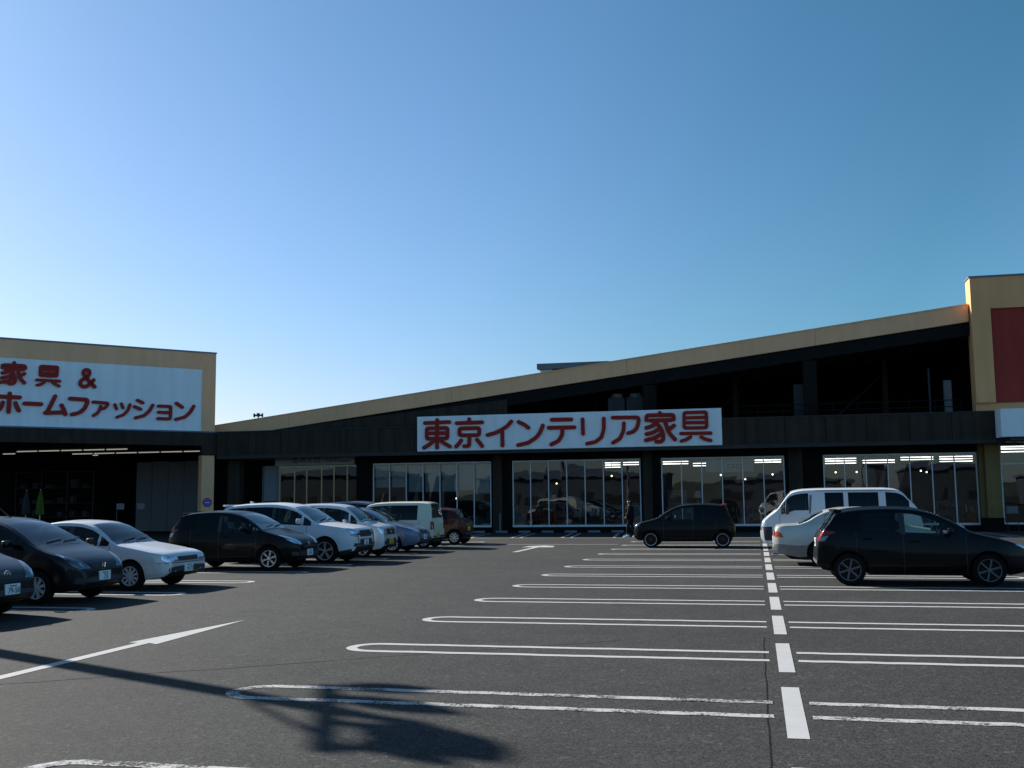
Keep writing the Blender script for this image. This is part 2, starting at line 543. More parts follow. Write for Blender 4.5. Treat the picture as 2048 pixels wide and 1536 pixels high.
sheet(b, [(-7.78, 33.3), (-7.60, 33.3), (-7.56, 36.5), (-7.05, 36.5), (-7.15, 37.4), (-7.62, 37.9), (-8.1, 37.4), (-8.15, 36.5), (-7.74, 36.5)], 0.0045)
tag(mesh_obj("direction_arrow", b, MT['line']), kind='structure')
b = bmesh.new()
rnd = random.Random(4)
ribbon(b, [(0.03 + rnd.uniform(-0.007, 0.007), 2.0 + 0.35 * i) for i in range(34)], 0.012, 0.002)
ribbon(b, [(-9.8 + 0.28 * i + rnd.uniform(-0.03, 0.03), 7.2 + 0.2 * i + rnd.uniform(-0.04, 0.04)) for i in range(30)], 0.012, 0.002)
tag(mesh_obj("asphalt_seam", b, MT['seam']), kind='structure')


# ------------------------------------------------------------------ the store
YW, YF, YB, YT, YS = 51.84, 50.30, 51.0, 50.6, 49.2   # window wall, canopy fascia, roof band, tower face, white box face
store = empty("store_building", (-5, YW, 0), 0,
    "long dark single-storey furniture store with sloping tan roof band and big shop windows", "store")
def spart(name, bm, mat, parent=None, smooth=None):
    """Parts are modelled in world coordinates and hung on the store's base point."""
    o = mesh_obj(name, bm, mat, None, smooth)
    par = parent or store
    o.parent = par
    base = store.location
    if par is store: o.matrix_parent_inverse = Matrix.Translation(-Vector(base))
    return o

BAYS = [(-19.54, -13.14, 7), (-12.03, -5.52, 7), (-4.51, 1.37, 6), (3.15, 9.97, 7)]
ZB, ZT = 0.28, 3.62
# window wall: piers, plinth and lintel butted round the openings
bm = bmesh.new()
edges = [-20.45] + [v for b in BAYS for v in b[:2]] + [10.2]
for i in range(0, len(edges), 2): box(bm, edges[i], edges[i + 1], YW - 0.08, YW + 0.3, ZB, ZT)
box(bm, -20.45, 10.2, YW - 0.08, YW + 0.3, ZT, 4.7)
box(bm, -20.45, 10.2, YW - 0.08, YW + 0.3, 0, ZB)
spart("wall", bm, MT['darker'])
bm = bmesh.new()   # dark block left of the entrance
box(bm, -30.2, -24.95, YW + 2.6, YW + 3.0, 0, 4.7)
spart("wall", bm, MT['darker'])
bm = bmesh.new(); box(bm, -27.6, -26.9, YW - 0.6, YW - 0.1, 0, 4.05); spart("pier", bm, MT['dark'])
# projecting slabs on the piers
for (x0, x1) in ((-13.02, -12.55), (-5.40, -4.95), (1.55, 2.2)):
    bm = bmesh.new(); box(bm, x0, x1, YW - 0.22, YW - 0.083, 0.0, 4.06); spart("pier", bm, MT['dark'])

for (x0, x1, n) in BAYS:
    bm = bmesh.new()
    fy0, fy1 = YW - 0.06, YW + 0.05
    fwid = 0.055
    box(bm, x0, x0 + fwid, fy0, fy1, ZB + 0.1, ZT - 0.06)
    box(bm, x1 - fwid, x1, fy0, fy1, ZB + 0.1, ZT - 0.06)
    box(bm, x0, x1, fy0, fy1, ZT - 0.06, ZT)
    box(bm, x0, x1, fy0 - 0.04, fy1, ZB, ZB + 0.1)
    for k in range(1, n):
        xc = x0 + (x1 - x0) * k / n
        box(bm, xc - 0.022, xc + 0.022, fy0 + 0.01, fy1, ZB + 0.1, ZT - 0.06)
    w = spart("shop_window", bm, MT['alu'])
    bm = bmesh.new()
    rnd = random.Random(int(x0 * 10))
    for k in range(n):      # every sheet sits a hair out of true, so reflections break at the mullions
        a = x0 + (x1 - x0) * k / n + (0.056 if k == 0 else 0.023); b_ = x0 + (x1 - x0) * (k + 1) / n - (0.056 if k == n - 1 else 0.023)
        d0, d1 = rnd.uniform(-0.004, 0.004), rnd.uniform(-0.004, 0.004)
        v = [bm.verts.new(p) for p in ((a, YW + d0, ZB + 0.1), (b_, YW + d1, ZB + 0.1), (b_, YW + d1 + rnd.uniform(-0.006, 0.006), ZT - 0.06), (a, YW + d0 + rnd.uniform(-0.006, 0.006), ZT - 0.06))]
        bm.faces.new(v)
    p = mesh_obj("pane", bm, MT['shopglass']); p.parent = w

# right bay behind the yellow column
bm = bmesh.new()
xs = [11.0, 12.7, 14.4, 16.1]
for x in xs: box(bm, x - 0.03, x + 0.03, YW - 0.04, YW + 0.05, 0.3, 4.1)
for a, b_ in zip(xs, xs[1:]):
    box(bm, a + 0.03, b_ - 0.03, YW - 0.04, YW + 0.05, 3.02, 3.1); box(bm, a + 0.03, b_ - 0.03, YW - 0.04, YW + 0.05, 0.3, 0.38)
w = spart("shop_window", bm, MT['alu'])
bm = bmesh.new(); bm.faces.new([bm.verts.new(p) for p in ((11.03, YW + 0.02, 0.38), (16.1, YW + 0.02, 0.38), (16.1, YW + 0.02, 4.1), (11.03, YW + 0.02, 4.1))])
p = mesh_obj("pane", bm, MT['shopglass']); p.parent = w
bm = bmesh.new(); box(bm, 10.2, 18, YW - 0.06, YW + 0.3, 0, 0.3); box(bm, 16.13, 18, YW - 0.06, YW + 0.3, 0.3, 4.1); spart("wall", bm, MT['darker'])

# canopy: fascia, lower grey lip, soffit
bm = bmesh.new()
xs_ = [-27.75 + 38.3 * k / 21 for k in range(22)]
for a, b_ in zip(xs_, xs_[1:]): box(bm, a, b_ - 0.02, YF, YF + 0.22, 4.13, 5.36)
box(bm, -27.75, 10.5, YF + 0.221, YF + 0.25, 4.14, 5.35)
spart("canopy_fascia", bm, MT['dark'])
bm = bmesh.new(); box(bm, -27.75, 10.55, YF - 0.03, YF + 0.28, 5.36, 5.41); spart("fascia_cap", bm, MT['trim'])
bm = bmesh.new(); box(bm, -27.75, 10.9, YF - 0.02, YF + 0.30, 3.95, 4.128); spart("fascia_lip", bm, MT['trim'])
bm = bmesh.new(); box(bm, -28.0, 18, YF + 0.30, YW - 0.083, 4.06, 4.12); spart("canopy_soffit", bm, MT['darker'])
bm = bmesh.new()    # terrace deck above the canopy
box(bm, -27.7, 18, YF + 0.26, 66, 4.75, 4.95); spart("terrace_deck", bm, MT['dark'])

# sloping roof band: z grows with x
def zt(x): return 5.82 + 0.1212 * (x + 28.28)
def zb(x): return 5.36 + (9.60 - 5.36) / (9.84 + 25.9) * (x + 25.9)
def slope_box(bm, x0, x1, y0, y1, f0, f1):
    v = [bm.verts.new(p) for p in ((x0, y0, f0(x0)), (x1, y0, f0(x1)), (x1, y1, f0(x1)), (x0, y1, f0(x0)), (x0, y0, f1(x0)), (x1, y0, f1(x1)), (x1, y1, f1(x1)), (x0, y1, f1(x0)))]
    for f in ((3, 2, 1, 0), (4, 5, 6, 7), (0, 1, 5, 4), (1, 2, 6, 5), (2, 3, 7, 6), (3, 0, 4, 7)): bm.faces.new([v[i] for i in f])
bm = bmesh.new()
seamx = [-28.6, -24.0, -15.0, -6.0, 3.0, 9.84]
for a, b_ in zip(seamx, seamx[1:]): slope_box(bm, a, b_ - 0.012, YB, YB + 0.3, zb, lambda x: zt(x) - 0.05)
spart("roof_band", bm, MT['tan'])
bm = bmesh.new(); slope_box(bm, -28.6, 9.84, YB - 0.03, YB + 0.34, lambda x: zt(x) - 0.05, zt); spart("roof_edge_cap", bm, MT['tan'])
bm = bmesh.new(); slope_box(bm, -28.6, 9.9, YB + 0.34, 70, lambda x: zb(x) + 0.1, lambda x: zt(x) - 0.12); spart("roof", bm, MT['darker'])
bm = bmesh.new(); slope_box(bm, -25.0, 9.84, YB + 0.12, YB + 0.55, lambda x: zb(x) - 0.62, lambda x: zb(x) - 0.003); spart("roof_beam", bm, MT['mid'])
# closed wall below the low end of the roof
bm = bmesh.new()
v = [(-25.9, 5.36), (-12.2, 5.36), (-12.2, zb(-12.2) - 0.62), (-25.9, zb(-25.9))]
prism(bm, [(-25.6, 4.95), (-12.1, 4.95), (-12.1, zb(-12.1) - 0.3), (-25.6, zb(-25.6) + 0.05)], YB + 0.05, YB + 0.118)
spart("gable_wall", bm, MT['dark'])
bm = bmesh.new()    # back and ends of the terrace
prism(bm, [(-18, 4.95), (14.5, 4.95), (14.5, zb(9.84) + 0.6), (9.9, zb(9.84) + 0.25), (-18, zb(-18) + 0.1)], 63.5, 63.8)
box(bm, -12.3, -12.1, YB + 0.6, 63.5, 4.95, 7.3)
spart("terrace_wall", bm, MT['darker'])
for x0, x1 in ((-5.24, -4.62), (2.38, 3.0)):
    bm = bmesh.new(); box(bm, x0, x1, YB + 0.12, YB + 0.62, 4.95, zb(x0) - 0.624); spart("column", bm, MT['mid'])
# purlins and bracing dimly seen under the roof
bm = bmesh.new()
for y in (54.5, 57.5, 60.5): slope_box(bm, -12.0, 9.8, y, y + 0.25, lambda x: zb(x) - 0.25, lambda x: zb(x) + 0.09)
for x in (-8.5, -1.0, 6.5): box(bm, x, x + 0.25, 56, 56.25, 4.95, zb(x) - 0.3)
cyl(bm, (3.4, 57, 5.0), (6.9, 57, 8.2), 0.06); cyl(bm, (-3.5, 57, 5.0), (-0.5, 57, 7.4), 0.06)
spart("roof_framing", bm, MT['dark'])
bm = bmesh.new()   # pipe rail along the terrace
for z in (5.98, 5.68): cyl(bm, (-0.9, YB - 0.2, z), (9.3, YB - 0.2, z), 0.022, seg=8)
for k in range(10): cyl(bm, (-0.9 + 1.13 * k, YB - 0.2, 4.95), (-0.9 + 1.13 * k, YB - 0.2, 5.98), 0.02, seg=8)
spart("terrace_railing", bm, MT['mid'], smooth=40)
bm = bmesh.new(); cyl(bm, (8.1, YB + 0.9, 4.95), (8.1, YB + 0.9, 7.6), 0.05, seg=10); spart("downpipe", bm, MT['hvac'], smooth=40)

# penthouse on the roof
bm = bmesh.new()
box(bm, -11.75, -8.0, 58, 62, 7.4, 9.02); ph = spart("roof_penthouse", bm, MT['signwhite'])
bm = bmesh.new(); box(bm, -11.05, -8.1, 57.96, 57.998, 8.2, 9.0); q = mesh_obj("louvre", bm, MT['darker']); q.parent = ph
bm = bmesh.new(); box(bm, -11.93, -7.8, 57.8, 62.2, 9.02, 9.34); q = mesh_obj("roof_cap", bm, MT['palepanel']); q.parent = ph

# tower on the right: tan frame round a red panel
bm = bmesh.new()
TX0, TX1 = 9.88, 24.0
box(bm, TX0, 10.70, YT, YT + 1.0, 5.8, 11.56)
box(bm, 10.70, TX1, YT, YT + 1.0, 10.10, 11.56)
box(bm, TX0, TX1, YT + 0.2, YT + 1.0, 5.41, 5.8)
spart("tower", bm, MT['mustard'])
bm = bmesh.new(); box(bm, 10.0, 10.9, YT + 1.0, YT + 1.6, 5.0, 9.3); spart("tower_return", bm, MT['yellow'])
bm = bmesh.new(); box(bm, 10.02, 14.5, YT + 1.6, 63.5, 4.96, 10.2); spart("tower_core", bm, MT['darker'])
bm = bmesh.new(); box(bm, TX0 - 0.05, TX1, YT - 0.05, YT + 1.06, 11.56, 11.63); spart("parapet_cap", bm, MT['cap'])
bm = bmesh.new(); box(bm, 10.70, TX1, YT + 0.12, YT + 0.9, 5.803, 10.10); spart("red_panel", bm, MT['redpanel'])
bm = bmesh.new(); box(bm, 10.55, TX1, YS, YF + 0.3, 4.17, 5.40); spart("canopy_box", bm, MT['signwhite'])
bm = bmesh.new(); box(bm, 10.9, TX1, YS + 0.1, YW - 0.1, 4.0, 4.168); spart("canopy_soffit", bm, MT['trim'])
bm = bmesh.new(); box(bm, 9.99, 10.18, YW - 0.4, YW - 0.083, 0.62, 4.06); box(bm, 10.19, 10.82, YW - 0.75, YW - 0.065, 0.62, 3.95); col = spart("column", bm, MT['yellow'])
bm = bmesh.new(); box(bm, 9.97, 10.84, YW - 0.78, YW - 0.085, 0.0, 0.618); q = mesh_obj("column_plinth", bm, MT['darker']); q.parent = col

# inside the shop
bm = bmesh.new(); box(bm, -28, 18, 81.0, 81.3, 0.1, 4.7); box(bm, 17.7, 18, YW + 0.4, 81, 0.1, 4.7); box(bm, -28, -27.7, YW + 3.1, 81, 0.1, 4.7); spart("shop_back_wall", bm, MT['wallin'])
bm = bmesh.new(); box(bm, -28, 18, YW + 0.3, 81, 0.03, 0.1); spart("shop_floor", bm, MT['floorin'])
bm = bmesh.new(); box(bm, -28, 18, YW + 0.31, 81, 3.95, 4.02); spart("shop_ceiling", bm, MT['ceilin'])

# entrance: glass doors, brass-coloured posts, grey sign over them
bm = bmesh.new()
for x in (-24.85, -24.0, -23.3, -22.45, -21.75, -21.0): box(bm, x - 0.035, x + 0.035, YW, YW + 0.06, 0.05, 3.5)
box(bm, -24.9, -20.5, YW - 0.01, YW + 0.07, 3.5, 3.58); box(bm, -24.9, -20.5, YW - 0.01, YW + 0.07, 0.0, 0.05)
w = spart("entrance_door", bm, MT['brass'])
bm = bmesh.new(); bm.faces.new([bm.verts.new(p) for p in ((-24.9, YW + 0.03, 0.05), (-20.5, YW + 0.03, 0.05), (-20.5, YW + 0.03, 3.5), (-24.9, YW + 0.03, 3.5))])
p = mesh_obj("pane", bm, MT['shopglass']); p.parent = w

ent = empty("entrance_sign", (-22.8, YW - 0.12, 3.82), 0, "grey entrance sign board with dark lettering above the glass doors", "sign")
bm = bmesh.new(); box(bm, -2.26, 2.26, -0.06, 0.1, -0.22, 0.22); mesh_obj("board", bm, MT['entsign'], ent)
for i, ch in enumerate("店内入口"): text_obj("character", ch, 0.25, MT['enttext'], ent, (-1.1 + 0.42 * i, -0.066, 0.02))
text_obj("lettering", "TOKYO interior", 0.15, MT['enttext'], ent, (1.35, -0.066, -0.03))

pan = empty("panel_sign", (-25.47, YW + 0.35, 0), 0, "blank pale blue-grey sign panel standing left of the entrance doors", "sign panel")
bm = bmesh.new(); rbox(bm, -0.44, 0.55, -0.08, 0.08, 1.70, 3.62, 0.02); mesh_obj("panel", bm, MT['palepanel'], pan)
bm = bmesh.new(); cyl(bm, (-0.52, 0, 0), (-0.52, 0, 3.6), 0.06, seg=12); mesh_obj("post", bm, MT['greypanel'], pan, 40)

# ------------------------------------------------------------------ raised characters from strokes
def stroke_char(strokes, w, parent, mat, depth=0.07):
    """strokes in the sign's own (x,z) metres; every stroke is a rounded bar standing off the panel."""
    bm = bmesh.new()
    r = w / 2 * 0.97
    for k, (closed, pts) in enumerate(strokes):
        d = -(depth + 0.003 * k)
        P = [Vector(p) for p in pts]
        # round corners a little by Chaikin
        def chaikin(P, closed):
            Q = []
            n = len(P)
            if not closed: Q.append(P[0])
            for i in range(n if closed else n - 1):
                a, b = P[i], P[(i + 1) % n]
                l = (b - a).length
                t = min(0.25, 0.5 * r / l) if l > 1e-6 else 0.25
                if not closed and i == 0: Q.append(b.lerp(a, t) if n > 2 else b)
                elif not closed and i == n - 2: Q += [a.lerp(b, t), b]
                else: Q += [a.lerp(b, t), b.lerp(a, t)]
            return Q
        if len(P) > 2:
            P = chaikin(P, closed)
            P = chaikin(P, closed)
        Q = P + ([P[0]] if closed else [])
        Lf, Rt = [], []
        n = len(Q)
        for i in range(n):
            if closed:
                a = P[(i - 1) % len(P)] if i < len(P) else P[-1]; b = P[(i + 1) % len(P)] if i < len(P) else P[1]
            else:
                a = Q[max(0, i - 1)]; b = Q[min(n - 1, i + 1)]
            t = (b - a).normalized(); nn = Vector((-t.y, t.x))
            Lf.append(Q[i] + nn * r); Rt.append(Q[i] - nn * r)
        out = []
        if not closed:
            def cap(c, t):
                a0 = math.atan2(t.y, t.x)
                return [c + r * Vector((math.cos(a0 + s), math.sin(a0 + s))) for s in [math.pi / 2 - math.pi * j / 8 for j in range(1, 8)]]
            t1 = (Q[-1] - Q[-2]).normalized(); t0 = (Q[0] - Q[1]).normalized()
            c1 = cap(Q[-1], t1); c0 = cap(Q[0], t0)
        def tri(a, b, c, e):
            bm.faces.new([bm.verts.new((p.x, d, p.y)) for p in (a, b, c, e)])
        for i in range(n - 1): tri(Rt[i], Rt[i + 1], Lf[i + 1], Lf[i])
        if not closed:
            bm.faces.new([bm.verts.new((p.x, d, p.y)) for p in ([Rt[-1]] + c1[::-1] + [Lf[-1]])])
            bm.faces.new([bm.verts.new((p.x, d, p.y)) for p in ([Lf[0]] + c0[::-1] + [Rt[0]])])
            rim = [Rt + c1[::-1] + Lf[::-1] + c0[::-1]]
        else:
            rim = [Rt[:-1], Lf[:-1][::-1]]
        for rg in rim:
            m = len(rg)
            for i in range(m):
                a, b = rg[i], rg[(i + 1) % m]
                if (a - b).length < 1e-5: continue
                bm.faces.new([bm.verts.new(p) for p in ((a.x, d, a.y), (a.x, -0.012, a.y), (b.x, -0.012, b.y), (b.x, d, b.y))])
    bmesh.ops.recalc_face_normals(bm, faces=bm.faces[:])
    return mesh_obj("character", bm, mat, parent)

MAIN_SIGN = [(0.2, [(0, [(-16.16, 5.55), (-14.87, 5.57)]), (0, [(-15.51, 5.69), (-15.52, 4.3)]), (1, [(-16.06, 5.28), (-14.97, 5.28), (-14.98, 4.75), (-16.06, 4.75)]), (0, [(-16.06, 5.03), (-14.98, 5.02)]), (0, [(-15.62, 4.72), (-15.88, 4.49), (-16.2, 4.31)]), (0, [(-15.42, 4.71), (-15.16, 4.52), (-14.85, 4.34)])]), (0.2, [(0, [(-13.84, 5.69), (-13.84, 5.51)]), (0, [(-14.49, 5.5), (-13.17, 5.51)]), (1, [(-14.35, 5.23), (-13.32, 5.23), (-13.33, 4.88), (-14.35, 4.89)]), (0, [(-13.83, 4.83), (-13.85, 4.34), (-14.1, 4.34)]), (0, [(-14.26, 4.63), (-14.37, 4.48), (-14.53, 4.33)]), (0, [(-13.44, 4.65), (-13.3, 4.49), (-13.18, 4.33)])]), (0.2, [(0, [(-11.68, 5.51), (-11.88, 5.29), (-12.17, 5.11), (-12.52, 4.96), (-12.9, 4.87)]), (0, [(-12.14, 5.05), (-12.14, 4.33)])]), (0.2, [(0, [(-11.31, 5.48), (-11.05, 5.36), (-10.82, 5.18)]), (0, [(-10.09, 5.27), (-10.23, 4.93), (-10.45, 4.67), (-10.83, 4.44), (-11.35, 4.33)])]), (0.2, [(0, [(-9.64, 5.54), (-8.67, 5.53)]), (0, [(-9.79, 5.15), (-8.52, 5.14)]), (0, [(-9.11, 5.08), (-9.14, 4.77), (-9.32, 4.49), (-9.68, 4.33)])]), (0.19, [(0, [(-8.11, 5.52), (-8.1, 4.81)]), (0, [(-7.07, 5.53), (-7.08, 5.0), (-7.2, 4.62), (-7.5, 4.4), (-7.91, 4.33)])]), (0.19, [(0, [(-6.63, 5.56), (-5.41, 5.54), (-5.37, 5.41), (-5.46, 5.05), (-5.64, 4.86), (-5.9, 4.79)]), (0, [(-6.1, 5.27), (-6.12, 4.92), (-6.3, 4.54), (-6.65, 4.34)])]), (0.2, [(0, [(-4.36, 5.72), (-4.36, 5.62)]), (0, [(-5.01, 5.39), (-5.0, 5.62), (-3.71, 5.61), (-3.71, 5.4)]), (0, [(-4.83, 5.37), (-3.82, 5.37)]), (0, [(-4.51, 5.29), (-4.73, 5.1), (-5.02, 5.02)]), (0, [(-4.55, 5.26), (-4.35, 5.02), (-4.24, 4.74), (-4.22, 4.45), (-4.34, 4.34), (-4.56, 4.35)]), (0, [(-4.41, 4.96), (-4.69, 4.79), (-5.02, 4.72)]), (0, [(-4.29, 4.73), (-4.6, 4.54), (-5.05, 4.43)]), (0, [(-4.11, 5.28), (-4.0, 4.88), (-3.86, 4.64), (-3.67, 4.44)]), (0, [(-3.7, 5.1), (-3.96, 4.9)])]), (0.17, [(1, [(-3.21, 5.7), (-2.17, 5.7), (-2.17, 4.96), (-3.23, 4.97)]), (0, [(-3.21, 5.45), (-2.16, 5.45)]), (0, [(-3.22, 5.22), (-2.17, 5.21)]), (0, [(-3.39, 4.71), (-1.99, 4.7)]), (0, [(-2.95, 4.53), (-3.13, 4.42), (-3.37, 4.35)]), (0, [(-2.44, 4.52), (-2.27, 4.42), (-2.0, 4.35)])])]
WING_SIGN = [(0.17, [(0, [(-9.79, 8.47), (-9.79, 8.41)]), (0, [(-10.29, 8.21), (-10.3, 8.34), (-9.3, 8.35), (-9.3, 8.22)]), (0, [(-10.17, 8.16), (-9.38, 8.17)]), (0, [(-9.97, 8.08), (-10.11, 7.99), (-10.29, 7.95)]), (0, [(-9.95, 8.11), (-9.79, 7.92), (-9.71, 7.69), (-9.74, 7.51), (-9.84, 7.45), (-9.98, 7.46)]), (0, [(-9.85, 7.9), (-10.03, 7.78), (-10.3, 7.71)]), (0, [(-9.77, 7.74), (-10.05, 7.56), (-10.38, 7.49)]), (0, [(-9.62, 8.11), (-9.55, 7.86), (-9.46, 7.67), (-9.31, 7.52)]), (0, [(-9.32, 7.97), (-9.48, 7.86)])]), (0.14, [(1, [(-8.61, 8.39), (-7.83, 8.39), (-7.85, 7.92), (-8.62, 7.92)]), (0, [(-8.61, 8.23), (-7.84, 8.24)]), (0, [(-8.61, 8.06), (-7.85, 8.07)]), (0, [(-8.77, 7.7), (-7.71, 7.7)]), (0, [(-8.43, 7.59), (-8.56, 7.49), (-8.74, 7.45)]), (0, [(-8.04, 7.61), (-7.88, 7.52), (-7.73, 7.45)])]), (0.19, [(0, [(-6.07, 7.5), (-6.33, 7.75), (-6.54, 8.0), (-6.63, 8.16), (-6.59, 8.3), (-6.48, 8.34), (-6.36, 8.3), (-6.33, 8.18), (-6.39, 8.01), (-6.59, 7.88), (-6.75, 7.74), (-6.76, 7.59), (-6.66, 7.49), (-6.5, 7.48), (-6.35, 7.58), (-6.23, 7.72), (-6.13, 7.84)])]), (0.2, [(0, [(-10.48, 6.82), (-9.49, 6.81)]), (0, [(-9.93, 6.98), (-9.95, 6.1)]), (0, [(-10.22, 6.53), (-10.27, 6.32), (-10.36, 6.19)]), (0, [(-9.66, 6.53), (-9.6, 6.35), (-9.5, 6.18)])]), (0.2, [(0, [(-9.26, 6.53), (-8.52, 6.53)])]), (0.2, [(0, [(-7.9, 6.94), (-8.07, 6.52), (-8.24, 6.14)]), (0, [(-8.32, 6.11), (-7.49, 6.17)]), (0, [(-7.59, 6.51), (-7.49, 6.33), (-7.4, 6.08)])]), (0.2, [(0, [(-7.2, 6.86), (-6.4, 6.84), (-6.4, 6.68), (-6.51, 6.39), (-6.74, 6.18), (-7.09, 6.08)])]), (0.16, [(0, [(-6.11, 6.74), (-5.4, 6.71), (-5.45, 6.57), (-5.55, 6.46), (-5.64, 6.42)]), (0, [(-5.75, 6.54), (-5.8, 6.34), (-5.89, 6.19), (-6.08, 6.06)])]), (0.15, [(0, [(-5.07, 6.65), (-4.98, 6.44)]), (0, [(-4.75, 6.71), (-4.67, 6.5)]), (0, [(-4.33, 6.68), (-4.42, 6.39), (-4.62, 6.16), (-4.95, 6.02)])]), (0.17, [(0, [(-3.96, 6.92), (-3.69, 6.8)]), (0, [(-4.1, 6.59), (-3.8, 6.47)]), (0, [(-3.19, 6.7), (-3.34, 6.41), (-3.61, 6.15), (-4.03, 6.02)])]), (0.16, [(0, [(-2.9, 6.67), (-2.26, 6.67), (-2.28, 6.02), (-2.92, 6.02)]), (0, [(-2.89, 6.35), (-2.29, 6.35)])]), (0.18, [(0, [(-1.98, 6.85), (-1.67, 6.66)]), (0, [(-1.07, 6.73), (-1.24, 6.42), (-1.51, 6.15), (-1.98, 6.01)])])]

sg = empty("shop_sign", (-9.0, 50.2, 4.1), 0, "long white shop sign with raised red characters on the dark canopy fascia", "shop sign")
bm = bmesh.new(); rbox(bm, -7.585, 7.53, 0.0, 0.097, 0.02, 1.78, 0.015, 1); mesh_obj("panel", bm, MT['signwhite'], sg)
for w, st in MAIN_SIGN:
    stroke_char([(c, [(x + 9.0, z - 4.1) for x, z in pts]) for c, pts in st], w, sg, MT['red'])

# ------------------------------------------------------------------ left wing, turned 48 degrees
WR = R(48)
wing = empty("store_wing", (-28, 50.3, 0), WR, "angled left store wing with tan parapet over a dark open front", "store")
WL = -13.5
def wpart(name, bm, mat, smooth=None): return mesh_obj(name, bm, mat, wing, smooth)
bm = bmesh.new()
box(bm, WL, 0.1, 0, 0.9, 8.71, 9.60); box(bm, -0.63, 0.1, 0, 0.9, 5.43, 8.71); wpart("parapet", bm, MT['tan'])
bm = bmesh.new(); box(bm, WL, 0.13, -0.04, 0.94, 9.60, 9.67); wpart("parapet_cap", bm, MT['cap'])
bm = bmesh.new(); box(bm, WL, -0.58, -0.06, 0.3, 4.66, 5.36); box(bm, -0.58, 0.22, -0.063, 0.3, 4.16, 5.36); wpart("canopy_fascia", bm, MT['dark'])
bm = bmesh.new(); box(bm, WL, 0.22, -0.09, 0.3, 5.36, 5.43); wpart("fascia_cap", bm, MT['cap'])
bm = bmesh.new(); box(bm, -0.56, 0.11, 0.0, 0.55, 1.22, 4.16); c_ = wpart("column", bm, MT['tan'])
bm = bmesh.new(); box(bm, -0.58, 0.13, -0.02, 0.57, 0.0, 1.22); q = mesh_obj("column_plinth", bm, MT['darker'], c_)
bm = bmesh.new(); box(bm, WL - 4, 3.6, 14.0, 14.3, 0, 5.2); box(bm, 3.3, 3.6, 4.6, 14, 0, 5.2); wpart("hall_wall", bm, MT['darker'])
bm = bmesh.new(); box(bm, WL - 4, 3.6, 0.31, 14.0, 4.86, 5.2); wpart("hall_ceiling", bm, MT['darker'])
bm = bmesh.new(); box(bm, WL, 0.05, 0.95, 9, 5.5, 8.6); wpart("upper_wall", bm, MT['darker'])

ws = empty("wing_sign", (-28, 50.3, 0), WR, "white two-line sign with dark red characters on the tan left wing", "shop sign")
bm = bmesh.new(); box(bm, WL + 1.0, -0.633, 0.02, 0.3, 5.431, 8.707); mesh_obj("panel", bm, MT['signwhite'], ws)
for w, st in WING_SIGN:
    o = stroke_char(st, w, ws, MT['red'], 0.10)
    o.location = (0, 0.02, 0)

# steel-sheet wall panels inside the wing
pw = empty("partition_wall", (-32.5, 54.6, 0), 0, "grey sheet-metal partition panels in the dark hall of the left wing", "partition")
for k in range(4):
    bm = bmesh.new(); rbox(bm, -2.75 + 1.03 * k, -1.74 + 1.03 * k, 0, 0.06, 0.05, 4.05 + 0.03 * (k % 2), 0.01, 1); mesh_obj("panel", bm, MT['greypanel'], pw)
# glazed shelving grid at the back of the wing
gs = empty("display_rack", (-40.5, 54.2, 0), 0, "tall dim display rack of thin grey bars in the left wing hall", "rack")
bm = bmesh.new()
for k in range(4): box(bm, -2.6 + 1.75 * k, -2.54 + 1.75 * k, 0, 0.06, 0, 3.6)
for z in (0.9, 1.7, 2.6, 3.56): box(bm, -2.54, 2.65, 0.01, 0.05, z, z + 0.04)
mesh_obj("frame", bm, MT['cabin'], gs)
rnd = random.Random(8)
for z in (0.94, 1.74, 2.64):
    for k in range(6):
        if rnd.random() < 0.3: continue
        bm = bmesh.new(); x = -2.3 + 0.85 * k; w_ = rnd.uniform(0.2, 0.5); h = rnd.uniform(0.15, 0.5)
        rbox(bm, x, x + w_, 0.03, 0.4, z, z + h, 0.03, 1)
        mesh_obj("boxed_stock", bm, MT[rnd.choice(['trim', 'cabin', 'cabin'])], gs)

def strip_lamp(x0, x1, y, z, mat, label, group, h=0.04):
    o = empty("strip_light", ((x0 + x1) / 2, y, z), 0, label, "ceiling light", group)
    L = (x1 - x0) / 2
    bm = bmesh.new(); box(bm, -L - 0.03, L + 0.03, -0.08, 0.08, 0.042, 0.12); mesh_obj("housing", bm, MT['greypanel'], o)
    bm = bmesh.new(); cyl(bm, (-L, 0, 0.0), (L, 0, 0.0), h * 0.7, seg=8); mesh_obj("tube", bm, mat, o, 60)

def W2(x, y):     # wing hall position
    return x, y
WROWS = [("row nearest the mouth of the left wing", 51.6, -41.0, 5, 1.30),
         ("long row ending near the tan column", 55.6, -40.3, 7, 1.36),
         ("upper row at the far left of the wing", 53.8, -48.5, 4, 1.30),
         ("lowest row at the far left of the wing", 57.6, -47.3, 5, 1.36)]
for lab, y, x0, n, L in WROWS:
    for k in range(n):
        strip_lamp(x0 + k * (L + 0.14), x0 + k * (L + 0.14) + L, y, 4.68, MT['lampdim'], f"{ORD[k]} tube from the left in the {lab}", lab)

